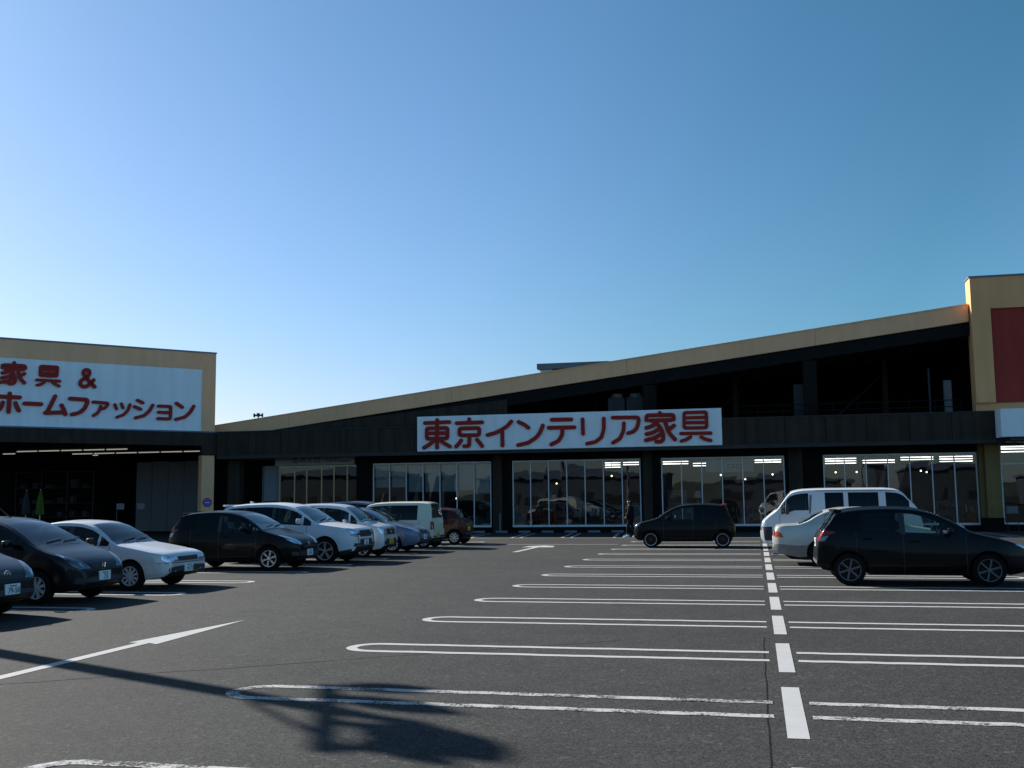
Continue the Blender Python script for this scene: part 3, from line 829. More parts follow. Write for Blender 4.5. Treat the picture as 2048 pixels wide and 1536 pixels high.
# closed parasols, boards and round sign at the wing
def parasol(x, y, mat, label):
    o = empty("closed_parasol", (x, y, 0), 0, label, "parasol")
    bm = bmesh.new(); cyl(bm, (0, 0, 0), (0, 0, 0.08), 0.26, 0.24, 20); mesh_obj("base", bm, MT['greypanel'], o, 40)
    bm = bmesh.new(); cyl(bm, (0, 0, 0.08), (0, 0, 2.45), 0.022, seg=8); mesh_obj("pole", bm, MT['alu'], o, 40)
    bm = bmesh.new()
    rings = []
    for z, r in ((1.15, 0.16), (1.2, 0.19), (1.6, 0.165), (2.0, 0.115), (2.3, 0.06), (2.4, 0.025)):
        rings.append([bm.verts.new((r * (1 + 0.16 * math.cos(8 * t)) * math.cos(t), r * (1 + 0.16 * math.cos(8 * t)) * math.sin(t), z)) for t in [2 * math.pi * i / 32 for i in range(32)]])
    for A, B in zip(rings, rings[1:]):
        for i in range(32): bm.faces.new((A[i], A[(i + 1) % 32], B[(i + 1) % 32], B[i]))
    mesh_obj("canopy", bm, mat, o, 60)
parasol(-36.0, 47.2, plain("lime_cloth", (0.07, 0.12, 0.008), 0.9), "closed lime green parasol standing in the left wing hall")
parasol(-37.15, 47.6, plain("grey_cloth", (0.04, 0.04, 0.043), 0.9), "closed grey parasol left of the lime green one")
def board(x, y, label):
    o = empty("notice_board", (x, y, 0), R(40), label, "notice board", "notice boards in the left wing")
    bm = bmesh.new(); rbox(bm, -0.2, 0.2, -0.015, 0.015, 1.35, 1.68, 0.01, 1); mesh_obj("board", bm, MT['palepanel'], o)
    bm = bmesh.new(); cyl(bm, (-0.17, 0.02, 0), (-0.17, 0.02, 1.5), 0.018, seg=8); mesh_obj("post", bm, MT['greypanel'], o, 40)
board(-33.6, 50.6, "small grey notice board farther from the tan column"); board(-32.75, 51.2, "small grey notice board nearer the tan column")

ns = empty("no_parking_sign", (-28, 50.3, 0), WR, "round blue no-parking sign with red rim on the tan corner column", "traffic sign")
def disc(bm, cx, cz, r0, r1, y):
    n = 36
    A = [bm.verts.new((cx + r1 * math.cos(2 * math.pi * i / n), y, cz + r1 * math.sin(2 * math.pi * i / n))) for i in range(n)]
    if r0 == 0: bm.faces.new(A[::-1]); return
    B = [bm.verts.new((cx + r0 * math.cos(2 * math.pi * i / n), y, cz + r0 * math.sin(2 * math.pi * i / n))) for i in range(n)]
    for i in range(n): bm.faces.new((A[(i + 1) % n], A[i], B[i], B[(i + 1) % n]))
bm = bmesh.new(); lathe_y(bm, [(0.001, -0.03), (0.245, -0.03), (0.25, -0.022), (0.25, -0.004)], (-0.24, 0, 1.68), 36); mesh_obj("plate", bm, plain("sign_rim_red", (0.42, 0.03, 0.04), 0.4), ns)
bm = bmesh.new(); disc(bm, -0.24, 1.68, 0, 0.195, -0.034); mesh_obj("face", bm, plain("sign_blue", (0.02, 0.06, 0.38), 0.4), ns)
bm = bmesh.new()
for x0, x1 in ((-0.36, -0.31), (-0.29, -0.24), (-0.22, -0.17), (-0.16, -0.12)): box(bm, x0, x1, -0.040, -0.036, 1.655, 1.70)
mesh_obj("marking", bm, MT['plate'], ns)
bm = bmesh.new(); box(bm, -0.26, -0.22, -0.03, -0.004, 1.37, 1.43); mesh_obj("tag_plate", bm, MT['plate'], ns)

# ------------------------------------------------------------------ shop-interior lights and goods
rows = [(52.35, 3.86, 'next to the glass'), (65.0, 3.86, 'in the second row'), (69.5, 3.86, 'in the third row'), (75.0, 3.86, 'in the rear row')]
bayname = ["first shop window", "second shop window", "third shop window", "fourth shop window"]
for bi, (x0, x1, n) in enumerate(BAYS):
    if bi == 0: continue
    for ri, (y, z, wh) in enumerate(rows):
        k = y / YW
        xa, xb = x0 * k, x1 * k
        if ri > 0 and bi == 1: xa = xa + (xb - xa) * 0.72
        nn = 4 if not (ri > 0 and bi == 1) else 2
        for q in range(nn):
            a = xa + (xb - xa) * (q + 0.06) / nn; b_ = xa + (xb - xa) * (q + 0.90) / nn
            if random.Random(bi * 91 + ri * 7 + q).random() < 0.12: continue
            strip_lamp(a, b_, y, z, MT['lamp'], f"{ORD[q]} strip light from the left, {wh} of the {bayname[bi]}", f"ceiling strip lights {wh} of the {bayname[bi]}", 0.03)
for x0, x1, lab in ((10.9, 12.9, "left"), (13.0, 15.0, "right")):
    for y, wh in ((52.4, "front"), (55.0, "middle"), (59.0, "rear")):
        strip_lamp(x0 * y / YW, x1 * y / YW, y, 3.86, MT['lamp'], f"{lab} strip light of the {wh} row in the window right of the yellow column", "strip lights right of the yellow column", 0.03)
for i, (x, y, z) in enumerate([(-11.3, 60, 2.55), (-7.8, 58, 2.9), (-6.2, 62, 2.8), (-1.9, 60, 2.9), (-0.6, 64, 2.7), (0.9, 58, 2.85), (4.3, 60, 2.95), (5.4, 60, 2.95), (9.0, 62, 3.0), (9.9, 66, 3.0), (-16.5, 57, 1.75)]):
    o = empty("pendant_lamp", (x, y, z), 0, ["glowing pendant bulb low in the second shop window", "bright pendant bulb in the middle of the second shop window", "bright pendant bulb at the right of the second shop window", "pendant bulb left of the banner window's centre", "pendant bulb right of the banner window's centre", "bright pendant bulb at the right of the banner window", "left one of the paired pendant bulbs above the van", "right one of the paired pendant bulbs above the van", "bright pendant bulb in the middle of the fourth shop window", "pendant bulb at the right of the fourth shop window", "orange bulb low in the blind-covered first shop window"][i], "pendant lamp")
    bm = bmesh.new(); bmesh.ops.create_icosphere(bm, subdivisions=2, radius=0.05); mesh_obj("bulb", bm, MT['bulb'], o, 60)
    bm = bmesh.new(); cyl(bm, (0, 0, 0.06), (0, 0, 3.93 - z), 0.012, seg=6); cyl(bm, (0, 0, 0.06), (0, 0, 0.2), 0.06, 0.03, seg=10); mesh_obj("cord", bm, MT['blackplastic'], o, 60)

# roller blinds in the first bay
x0, x1, n = BAYS[0]
hts = [2.35, 2.35, 2.1, 2.1, 2.1, 2.15, 2.0]
for k in range(n):
    a = x0 + (x1 - x0) * (k + 0.05) / n; b_ = x0 + (x1 - x0) * (k + 0.95) / n
    o = empty("roller_blind", ((a + b_) / 2, YW + 0.25, 3.5), 0, ["pale roller blind in the leftmost pane of the first shop window", "pale roller blind in the pane second from the left of the first window", "pale roller blind in the third pane of the first window", "pale roller blind in the middle pane of the first window", "pale roller blind in the fifth pane of the first window", "pale roller blind one pane in from the right of the first window", "pale roller blind in the rightmost pane of the first shop window"][k], "blind", "roller blinds in the first shop window")
    h = (b_ - a) / 2
    bm = bmesh.new(); box(bm, -h, h, -0.004, 0.004, hts[k] - 3.5, 0.0); mesh_obj("fabric", bm, MT['blind'], o)
    bm = bmesh.new(); cyl(bm, (-h, 0, hts[k] - 3.5), (h, 0, hts[k] - 3.5), 0.022, seg=8); cyl(bm, (-h, 0, 0.02), (h, 0, 0.02), 0.035, seg=8); mesh_obj("roller", bm, MT['greypanel'], o, 60)

# hanging banner in the third bay
o = empty("hanging_banner", (-1.18 * 1.02, YW + 0.35, 3.23), 0, "pale grey banner with dark lettering hanging inside the third shop window", "banner")
bm = bmesh.new(); box(bm, -1.15, 1.15, -0.01, 0.01, -0.34, 0.34); mesh_obj("cloth", bm, plain("banner_cloth", (0.42, 0.46, 0.48), 0.8), o)
text_obj("lettering", "casa", 0.34, plain("banner_ink", (0.03, 0.06, 0.10), 0.7), o, (0.25, -0.016, -0.02))
bm = bmesh.new(); cyl(bm, (-1.0, 0, 0.34), (-1.0, 0, 0.72), 0.008, seg=6); cyl(bm, (1.0, 0, 0.34), (1.0, 0, 0.72), 0.008, seg=6); mesh_obj("wire", bm, MT['trim'], o)

# furniture standing near the glass
def cabinet(x, y, w, h, mat, label, shelves=3):
    o = empty("display_cabinet", (x, y, 0.1), 0, label, "cabinet")
    bm = bmesh.new()
    box(bm, -w / 2, -w / 2 + 0.04, 0, 0.4, 0, h); box(bm, w / 2 - 0.04, w / 2, 0, 0.4, 0, h); box(bm, -w / 2 + 0.04, w / 2 - 0.04, 0.36, 0.4, 0, h); box(bm, -w / 2, w / 2, -0.01, 0.41, h, h + 0.04)
    mesh_obj("carcass", bm, mat, o)
    for k in range(shelves):
        bm = bmesh.new(); z = h * k / shelves; box(bm, -w / 2 + 0.042, w / 2 - 0.042, 0.0, 0.358, z + 0.01, z + 0.04); s = mesh_obj("shelf", bm, mat, o)
        bm = bmesh.new()
        r_ = random.Random(int(x * 31 + k)); px = -w / 2 + 0.1
        while px < w / 2 - 0.2:
            ww = r_.uniform(0.06, 0.2); hh = r_.uniform(0.1, h / shelves * 0.75); rbox(bm, px, px + ww, 0.08, 0.28, z + 0.042, z + 0.042 + hh, 0.015, 1); px += ww + r_.uniform(0.02, 0.15)
        mesh_obj("ornaments", bm, MT[r_.choice(['wallin', 'palepanel', 'trim'])], s)
def sofa(x, y, w, mat, label, rz=0.0):
    o = empty("sofa", (x, y, 0.1), rz, label, "sofa")
    bm = bmesh.new(); rbox(bm, -w / 2, w / 2, 0, 0.85, 0.08, 0.40, 0.06); mesh_obj("seat", bm, mat, o, 50)
    bm = bmesh.new(); rbox(bm, -w / 2, w / 2, 0.62, 0.9, 0.38, 0.85, 0.08); mesh_obj("backrest", bm, mat, o, 50)
    for s in (-1, 1):
        bm = bmesh.new(); rbox(bm, s * w / 2 - 0.11, s * w / 2 + 0.11, -0.02, 0.88, 0.08, 0.6, 0.06); mesh_obj("armrest", bm, mat, o, 50)
    for k in range(2):
        bm = bmesh.new(); rbox(bm, -w / 2 + 0.14 + k * (w / 2 - 0.13), -0.01 + k * (w / 2 - 0.13), 0.02, 0.64, 0.38, 0.52, 0.05); mesh_obj("cushion", bm, mat, o, 50)
def table(x, y, mat, label):
    o = empty("table", (x, y, 0.1), 0, label, "table")
    bm = bmesh.new(); rbox(bm, -0.7, 0.7, -0.4, 0.4, 0.66, 0.71, 0.012, 1); mesh_obj("table_top", bm, mat, o)
    for sx in (-0.62, 0.62):
        for sy in (-0.33, 0.33):
            bm = bmesh.new(); cyl(bm, (sx, sy, 0), (sx, sy, 0.66), 0.028, seg=8); mesh_obj("leg", bm, mat, o, 50)
wood = plain("walnut", (0.10, 0.055, 0.03), 0.45, var=0.2, scale=3)
pale = plain("pale_wood", (0.32, 0.28, 0.22), 0.5, var=0.12, scale=3)
cabinet(-9.4, YW + 1.1, 1.3, 1.35, MT['palepanel'], "low pale shelf unit with ornaments in the second shop window")
cabinet(-11.0, YW + 2.2, 1.0, 2.0, wood, "tall dark shelf unit at the left of the second shop window")
cabinet(-3.9, YW + 1.6, 0.9, 1.9, pale, "narrow pale shelf unit at the left of the third shop window")
cabinet(0.3, YW + 1.0, 1.5, 1.1, MT['palepanel'], "low pale display unit at the right of the third shop window")
sofa(-7.4, YW + 1.2, 1.9, MT['seat'], "dark grey sofa facing the glass of the second shop window")
sofa(-2.0, YW + 1.5, 1.9, MT['cabin'], "black sofa behind the parked black kei car")
sofa(4.6, YW + 1.2, 1.9, plain("brown_leather", (0.10, 0.05, 0.03), 0.5), "brown sofa in the fourth shop window behind the van")
table(-14.8, YW + 1.3, pale, "pale dining table in the first shop window")
table(7.2, YW + 1.4, wood, "walnut dining table in the fourth shop window")
cabinet(8.9, YW + 1.1, 1.1, 1.2, MT['greypanel'], "grey shelf of ornaments at the right end of the fourth shop window")
cloths = [plain("beige_cloth", (0.25, 0.21, 0.16), .9), plain("white_cloth", (0.5, 0.5, 0.48), .9), plain("rust_cloth", (0.20, 0.07, 0.04), .9), wood, pale, MT['palepanel']]
def stand(x, y, label, rnd):
    o = empty("goods_table", (x, y, 0.1), rnd.uniform(-.1, .1), label, "display table", "goods tables inside the shop windows")
    bm = bmesh.new(); h = rnd.uniform(.45, .8); rbox(bm, -.45, .45, -.3, .3, h - .04, h, .01, 1); mesh_obj("table_top", bm, cloths[rnd.randrange(6)], o)
    bm = bmesh.new(); box(bm, -.4, .4, -.25, .25, 0, h - .041); mesh_obj("plinth", bm, cloths[rnd.randrange(6)], o)
    px = -.4
    while px < .25:
        w_ = rnd.uniform(.1, .28); hh = rnd.uniform(.1, .5)
        bm = bmesh.new()
        if rnd.random() < .5: rbox(bm, px, px + w_, -.12, .12, h + .001, h + hh, .03)
        else: cyl(bm, (px + w_ / 2, 0, h + .001), (px + w_ / 2, 0, h + hh), w_ * .4, w_ * rnd.uniform(.2, .48), 14)
        mesh_obj("goods", bm, cloths[rnd.randrange(6)], o, 50); px += w_ + rnd.uniform(.02, .12)
def floor_lamp(x, y, h, label):
    o = empty("floor_lamp", (x, y, 0.1), 0, label, "lamp")
    bm = bmesh.new(); cyl(bm, (0, 0, 0), (0, 0, .03), .15, seg=16); cyl(bm, (0, 0, .03), (0, 0, h), .014, seg=8); mesh_obj("stem", bm, MT['chrome'], o, 50)
    bm = bmesh.new(); cyl(bm, (0, 0, h - .05), (0, 0, h + .3), .2, .13, 18, caps=False); mesh_obj("lamp_shade", bm, cloths[1], o, 50)
grnd = random.Random(77)
for bi, (x0, x1, n) in enumerate(BAYS):
    m = 7 if bi else 4
    for k in range(m):
        x = x0 + (x1 - x0) * (k + .5) / m + grnd.uniform(-.2, .2)
        stand(x * 1.06, YW + grnd.uniform(2.6, 4.6), f"{ORD[k]} display table from the left, set back inside the {bayname[bi]}", grnd)
floor_lamp(-10.2, YW + 1.5, 1.5, "floor lamp with white shade in the second shop window")
floor_lamp(-2.9, YW + 2.4, 1.6, "floor lamp with white shade in the third shop window")
floor_lamp(6.0, YW + 2.0, 1.5, "floor lamp with white shade in the fourth shop window")
def plant(x, y, h, label):
    o = empty("potted_plant", (x, y, 0.1), 0, label, "plant")
    bm = bmesh.new(); cyl(bm, (0, 0, 0), (0, 0, 0.35), 0.15, 0.2, 16); mesh_obj("pot", bm, MT['signwhite'], o, 40)
    bm = bmesh.new(); r_ = random.Random(int(x * 9)); cyl(bm, (0, 0, 0.3), (0, 0, h * 0.7), 0.02, 0.012, 6)
    for k in range(130):
        t = r_.uniform(0, 6.28); e = r_.uniform(-0.4, 1.2); L = r_.uniform(0.12, 0.3); c = Vector((0, 0, r_.uniform(0.5, h * 0.75)))
        d = Vector((math.cos(t) * math.cos(e), math.sin(t) * math.cos(e), math.sin(e))); a = c + d * r_.uniform(0.05, 0.3); s_ = d.cross(Vector((0, 0, 1))).normalized() * 0.035
        bm.faces.new([bm.verts.new(p) for p in (a, a + d * L * 0.5 + s_, a + d * L + Vector((0, 0, -0.04)), a + d * L * 0.5 - s_)])
    mesh_obj("foliage", bm, plain("leaf_green", (0.04, 0.08, 0.025), 0.5, var=0.4, scale=9), o)
plant(-13.7, YW + 0.9, 1.9, "leafy potted plant at the right end of the first shop window")
plant(9.3, YW + 2.3, 1.7, "potted plant behind the right pane of the fourth shop window")

# ------------------------------------------------------------------ small things outside
for k in range(18):
    xs_ = -21.83 + 1.168 * k
    o = empty("wheel_stop", (xs_, 51.25, 0), 0, (f"{ORD[7 - k]} blue-grey wheel stop left of the bollard by the dark pier" if k < 8 else f"{ORD[k - 8]} blue-grey wheel stop right of the bollard by the dark pier"), "wheel stop", "wheel stops along the shop front")
    bm = bmesh.new(); rbox(bm, -0.3, 0.3, -0.075, 0.075, 0, 0.115, 0.03, 2); mesh_obj("block", bm, MT['stop'], o, 50)
bol = empty("bollard", (-11.9 - 0.68, 51.3, 0), 0, "short grey post in front of the dark pier between the first two windows", "bollard")
bm = bmesh.new(); cyl(bm, (0, 0, 0), (0, 0, 0.95), 0.055, 0.055, 14); mesh_obj("post", bm, MT['greypanel'], bol, 40)
bm = bmesh.new(); bmesh.ops.create_uvsphere(bm, u_segments=14, v_segments=6, radius=0.056); q = mesh_obj("cap", bm, MT['greypanel'], bol, 60); q.location = (0, 0, 0.95)

def hvac(x, label):
    o = empty("air_conditioner", (x, YB + 1.1, 4.95), 0, label, "air conditioner", "rooftop air conditioners above the red-lettered sign")
    bm = bmesh.new(); rbox(bm, -0.42, 0.42, -0.38, 0.38, 0.1, 1.72, 0.02, 1); mesh_obj("casing", bm, MT['hvac'], o)
    bm = bmesh.new(); cyl(bm, (0, 0, 1.72), (0, 0, 1.93), 0.31, 0.29, 24); mesh_obj("fan_shroud", bm, MT['greypanel'], o, 40)
    for s in (-0.35, 0.35):
        bm = bmesh.new(); box(bm, s - 0.05, s + 0.05, -0.36, 0.36, 0, 0.1); mesh_obj("foot", bm, MT['trim'], o)
hvac(-6.65, "left one of the two grey rooftop air conditioners above the shop sign"); hvac(-5.72, "right one of the two grey rooftop air conditioners, against the column")
for x, w, h, m, lab in ((2.18, 0.5, 2.1, 'hvac', "dim grey electrical cabinet left of the upper terrace column"), (8.9, 0.34, 2.05, 'greypanel', "pale upright cabinet near the tower on the upper terrace")):
    o = empty("electrical_cabinet", (x, YB + 0.95, 4.95), 0, lab, "cabinet")
    bm = bmesh.new(); rbox(bm, -w / 2, w / 2, -0.15, 0.15, 0, h, 0.015, 1); mesh_obj("casing", bm, MT[m], o)
    bm = bmesh.new(); box(bm, -w / 2 + 0.03, w / 2 - 0.03, -0.162, -0.152, 0.05, h - 0.05); mesh_obj("door", bm, MT[m], o)
for i, x in enumerate((-9.6, -8.2)):
    o = empty("duct_cover", (x, YB - 0.1, 4.95), 0, ["left pale lid peeping over the top of the shop sign", "right pale lid peeping over the top of the shop sign"][i], "duct")
    bm = bmesh.new(); rbox(bm, -0.5, 0.5, -0.15, 0.15, 0, 0.97, 0.02, 1); mesh_obj("casing", bm, MT['palepanel'], o)

sp = empty("horn_loudspeaker", (-26.2, 51.9, 5.5), 0, "twin horn loudspeakers on a short mast above the low end of the roof", "loudspeaker")
bm = bmesh.new(); cyl(bm, (0, 0, 0), (0, 0, 0.95), 0.03, seg=10); mesh_obj("mast", bm, MT['trim'], sp, 40)
bm = bmesh.new(); rbox(bm, -0.07, 0.07, -0.07, 0.07, 0.78, 0.98, 0.02); mesh_obj("junction_box", bm, MT['trim'], sp)
for s in (-1, 1):
    bm = bmesh.new()
    cyl(bm, (s * 0.07, 0, 0.86), (s * 0.15, 0, 0.86), 0.045, seg=14); cyl(bm, (s * 0.15, 0, 0.86), (s * 0.24, 0, 0.86), 0.03, 0.12, seg=18, caps=False)
    mesh_obj("horn", bm, MT['trim'], sp, 50)

st = empty("sign_stand", (11.0, 50.2, 0), 0, "thin-legged grey information stand beside the yellow column", "sign stand")
bm = bmesh.new(); rbox(bm, -0.24, 0.24, -0.02, 0.02, 0.82, 1.15, 0.01, 1); mesh_obj("board", bm, MT['greypanel'], st)
for s in (-0.22, 0.22):
    bm = bmesh.new(); cyl(bm, (s, 0, 0), (s, 0, 0.82), 0.015, seg=8); mesh_obj("leg", bm, MT['trim'], st, 40)

# floodlight mast: stands beyond the left edge of the picture; its shadow lies across the foreground
tanE = math.tan(R(SUN_EL))
hx, hy = math.sin(R(SUN_AZ)), math.cos(R(SUN_AZ))      # horizontal direction to the sun
MH = 8.0
top = Vector((-3.57, 8.43))
basep = top + Vector((hx, hy)) * (MH / tanE)
mast = empty("floodlight_mast", (basep.x, basep.y, 0), 0, "tall floodlight mast whose shadow falls across the near tarmac", "light mast")
def hung(sx, sy, z):      # a mast-top fitting placed so that it throws its shadow at (sx, sy) on the tarmac
    return Vector((sx + hx * z / tanE - basep.x, sy + hy * z / tanE - basep.y, z))
bm = bmesh.new(); cyl(bm, (0, 0, 0), (0, 0, MH), 0.24, 0.15, 16); mesh_obj("pole", bm, MT['greypanel'], mast, 40)
bm = bmesh.new(); cyl(bm, (0, 0, MH), (0, 0, MH + 0.8), 0.14, 0.03, 14); mesh_obj("finial", bm, MT['greypanel'], mast, 40)
bm = bmesh.new(); cyl(bm, hung(-4.02, 9.5, MH - .1), hung(-3.02, 7.05, MH - .1), 0.075, seg=10); mesh_obj("crossarm", bm, MT['greypanel'], mast, 40)
bm = bmesh.new(); cyl(bm, hung(-4.37, 8.6, MH - .6), hung(-3.15, 7.4, MH - .1), 0.035, seg=8); mesh_obj("brace", bm, MT['greypanel'], mast, 40)
def spindle(name, a, b, r, f0=0.35):
    bm = bmesh.new(); N = 8
    for k in range(N):
        t0, t1 = k / N, (k + 1) / N
        g = lambda t: r * max(f0 * (1 - t), math.sin(math.pi * min(1, t * .92 + .08)) ** .8)
        cyl(bm, a.lerp(b, t0), a.lerp(b, t1), max(.02, g(t0)), max(.02, g(t1)), 14, caps=(k in (0, N - 1)))
    bmesh.ops.remove_doubles(bm, verts=bm.verts[:], dist=.001)
    mesh_obj(name, bm, MT['greypanel'], mast, 40)
spindle("floodlight", hung(-3.85, 9.42, MH - .1), hung(-2.95, 9.5, MH + .5), .2)
spindle("floodlight", hung(-3.75, 8.98, MH - .1), hung(-2.35, 8.42, MH + .65), .23)
spindle("floodlight", hung(-2.95, 8.0, MH + .05), hung(-1.70, 6.95, MH + .75), .33)
spindle("floodlight", hung(-3.3, 8.25, MH), hung(-2.5, 8.02, MH + .5), .1)
spindle("floodlight", hung(-2.9, 7.45, MH + .1), hung(-1.95, 6.8, MH + .6), .16)
for a, b in (((-3.35, 7.95), (-2.7, 7.85)), ((-3.05, 7.15), (-2.45, 7.25))):
    bm = bmesh.new(); cyl(bm, hung(*a, MH - .1), hung(*b, MH + .3), .09, seg=10); mesh_obj("bracket", bm, MT['greypanel'], mast, 40)

# ------------------------------------------------------------------ the other side of the road, behind the camera: seen in the shop glass and the car paint
bm = bmesh.new()
rnd = random.Random(12)
N = 60
prev = None
for i in range(N + 1):
    x = -900 + 1800 * i / N
    h = 5.5 + 2 * math.sin(i * .45) + 2 * math.sin(i * 1.3 + 1) + rnd.uniform(-1, 1)
    cur = [bm.verts.new(p) for p in ((x, -330, -1), (x, -420, h * .6), (x, -520, h), (x, -700, h * .8), (x, -760, -1))]
    if prev:
        for k in range(4): bm.faces.new((prev[k], cur[k], cur[k + 1], prev[k + 1]))
    prev = cur
tag(mesh_obj("hills", bm, plain("wooded_hill", (0.045, 0.06, 0.035), .95, var=.4, scale=.03)), kind='structure')
def shed(x, y, w, d, h, mat, label, rz=0.0):
    o = empty("roadside_building", (x, y, 0), rz, label, "building")
    bm = bmesh.new(); box(bm, -w / 2, w / 2, -d / 2, d / 2, 0, h); mesh_obj("wall", bm, mat, o)
    bm = bmesh.new(); prism(bm, [(-w / 2 - .4, h), (w / 2 + .4, h), (w / 2 + .4, h + .25), (0, h + .25 + w * .05), (-w / 2 - .4, h + .25)], -d / 2 - .4, d / 2 + .4); mesh_obj("roof", bm, MT['cap'], o)
    n = max(2, int(w / 4))
    for k in range(n):
        xc = -w / 2 + w * (k + .5) / n
        bm = bmesh.new(); box(bm, xc - .9, xc + .9, d / 2 + .003, d / 2 + .06, 1.0, 2.3); f = mesh_obj("window", bm, MT['blackplastic'], o)
SLATE = plain("slate_cladding", (0.055, 0.075, 0.10), 0.8, var=0.15, scale=0.4)
SLATE2 = plain("blue_grey_cladding", (0.04, 0.055, 0.075), 0.8, var=0.15, scale=0.4)
shed(-26, -52, 26, 14, 4.61, SLATE, "long grey warehouse across the road behind the camera")
shed(4, -60, 16, 12, 3.7, SLATE, "pale low building across the road behind the camera")
shed(24, -50, 12, 10, 5.2, SLATE2, "two-storey grey building across the road behind the camera")
shed(48, -58, 20, 14, 4.0, SLATE, "wide low building far to the right behind the camera")
shed(-62, -56, 24, 14, 5.4, SLATE2, "tall grey building far to the left behind the camera")
for i, x in enumerate((-15, 13, 36)):
    o = empty("utility_pole", (x, -34, 0), 0, ["utility pole in front of the long grey warehouse", "utility pole between the pale building and the two-storey one", "utility pole in front of the wide low building"][i], "utility pole")
    bm = bmesh.new(); cyl(bm, (0, 0, 0), (0, 0, 11), .17, .11, 14); mesh_obj("pole", bm, MT['greypanel'], o, 40)
    for z in (10.4, 9.6):
        bm = bmesh.new(); box(bm, -1.0, 1.0, .17, .27, z, z + .1); mesh_obj("crossarm", bm, MT['greypanel'], o)

# ------------------------------------------------------------------ cars
def lin(P, x):
    if x <= P[0][0]: return P[0][1]
    for (a, b), (c, d) in zip(P, P[1:]):
        if x <= c: return b + (d - b) * (x - a) / (c - a) if c > a else d
    return P[-1][1]

def pchip(P):
    n = len(P); xs = [p[0] for p in P]; ys = [p[1] for p in P]
    h = [xs[i + 1] - xs[i] for i in range(n - 1)]; s = [(ys[i + 1] - ys[i]) / h[i] for i in range(n - 1)]
    m = [s[0]] + [0] * (n - 2) + [s[-1]]
    for i in range(1, n - 1):
        if s[i - 1] * s[i] > 0:
            w1, w2 = 2 * h[i] + h[i - 1], h[i] + 2 * h[i - 1]
            m[i] = (w1 + w2) / (w1 / s[i - 1] + w2 / s[i])
    def f(x):
        if x <= xs[0]: return ys[0]
        if x >= xs[-1]: return ys[-1]
        i = 0
        while x > xs[i + 1]: i += 1
        t = (x - xs[i]) / h[i]
        return (2 * t**3 - 3 * t**2 + 1) * ys[i] + (t**3 - 2 * t**2 + t) * h[i] * m[i] + (-2 * t**3 + 3 * t**2) * ys[i + 1] + (t**3 - t**2) * h[i] * m[i + 1]
    return f

def build_wheel(parent, x, y, z, rad, width, style, side):
    """tyre mesh with a rim child; side = +1 left, -1 right."""
    rimr = rad * style.get('rim', 0.66)
    bm = bmesh.new()
    w = width / 2
    lathe_y(bm, [(rimr, -w), (rad * 0.86, -w * 1.02), (rad * 0.97, -w * 0.86), (rad, -w * 0.6), (rad, w * 0.6), (rad * 0.97, w * 0.86), (rad * 0.86, w * 1.02), (rimr, w)], seg=36)
    o = mesh_obj("wheel", bm, MT['rubber'], parent, 50, (x, y, z))
    bm = bmesh.new()
    s = side
    ring = []
    mats = [MT[style['mat']], MT['under']]
    lathe_y(bm, [(rimr * 1.0, s * w), (rimr * 1.0, s * w * 1.04), (rimr * 0.93, s * w * 1.02), (rimr * 0.90, s * w * 0.6)], seg=36)
    lathe_y(bm, [(rimr * 0.90, s * w * 0.6), (rimr * 0.9, s * w * 0.25), (0.001, s * w * 0.25)], seg=36, mi=1)
    n = style['n']; hub = rimr * 0.2
    lathe_y(bm, [(0.001, s * w * 0.92), (hub * 0.9, s * w * 0.9), (hub, s * w * 0.8), (hub, s * w * 0.3)], seg=20, mi=2 if style.get('dark') else 0)
    sw0, sw1 = style.get('w0', 0.16), style.get('w1', 0.12)
    for k in range(n):
        for off in (style['split'], -style['split']) if style.get('split') else (0,):
            t = 2 * math.pi * k / n + 0.3
            c, sn = math.cos(t), math.sin(t)
            px, pz = -sn, c
            v = []
            for r_, ww, yy in ((hub * 0.7, sw0 * rimr / 2, 0.82), (rimr * 0.92, sw1 * rimr / 2, 0.86)):
                oo = off * (r_ / rimr) * rimr if style.get('split') else 0
                for q in (-1, 1):
                    for yk in (yy, 0.45):
                        v.append(bm.verts.new((c * r_ + px * (oo + q * ww), s * w * yk, sn * r_ + pz * (oo + q * ww))))
            mi = 2 if style.get('dark') else 0
            for f in ((0, 2, 6, 4), (1, 5, 7, 3), (0, 4, 5, 1), (2, 3, 7, 6)): bm.faces.new([v[i] for i in f]).material_index = mi
    if style.get('dark'): mats.append(MT['blackplastic'])
    bmesh.ops.recalc_face_normals(bm, faces=bm.faces[:])
    mesh_obj("rim", bm, mats, o, 35)
    return o

def islands(faces):
    left = set(faces); out = []
    while left:
        st = [left.pop()]; grp = []
        while st:
            f = st.pop(); grp.append(f)
            for e in f.edges:
                for g in e.link_faces:
                    if g in left: left.discard(g); st.append(g)
        out.append(grp)
    return out

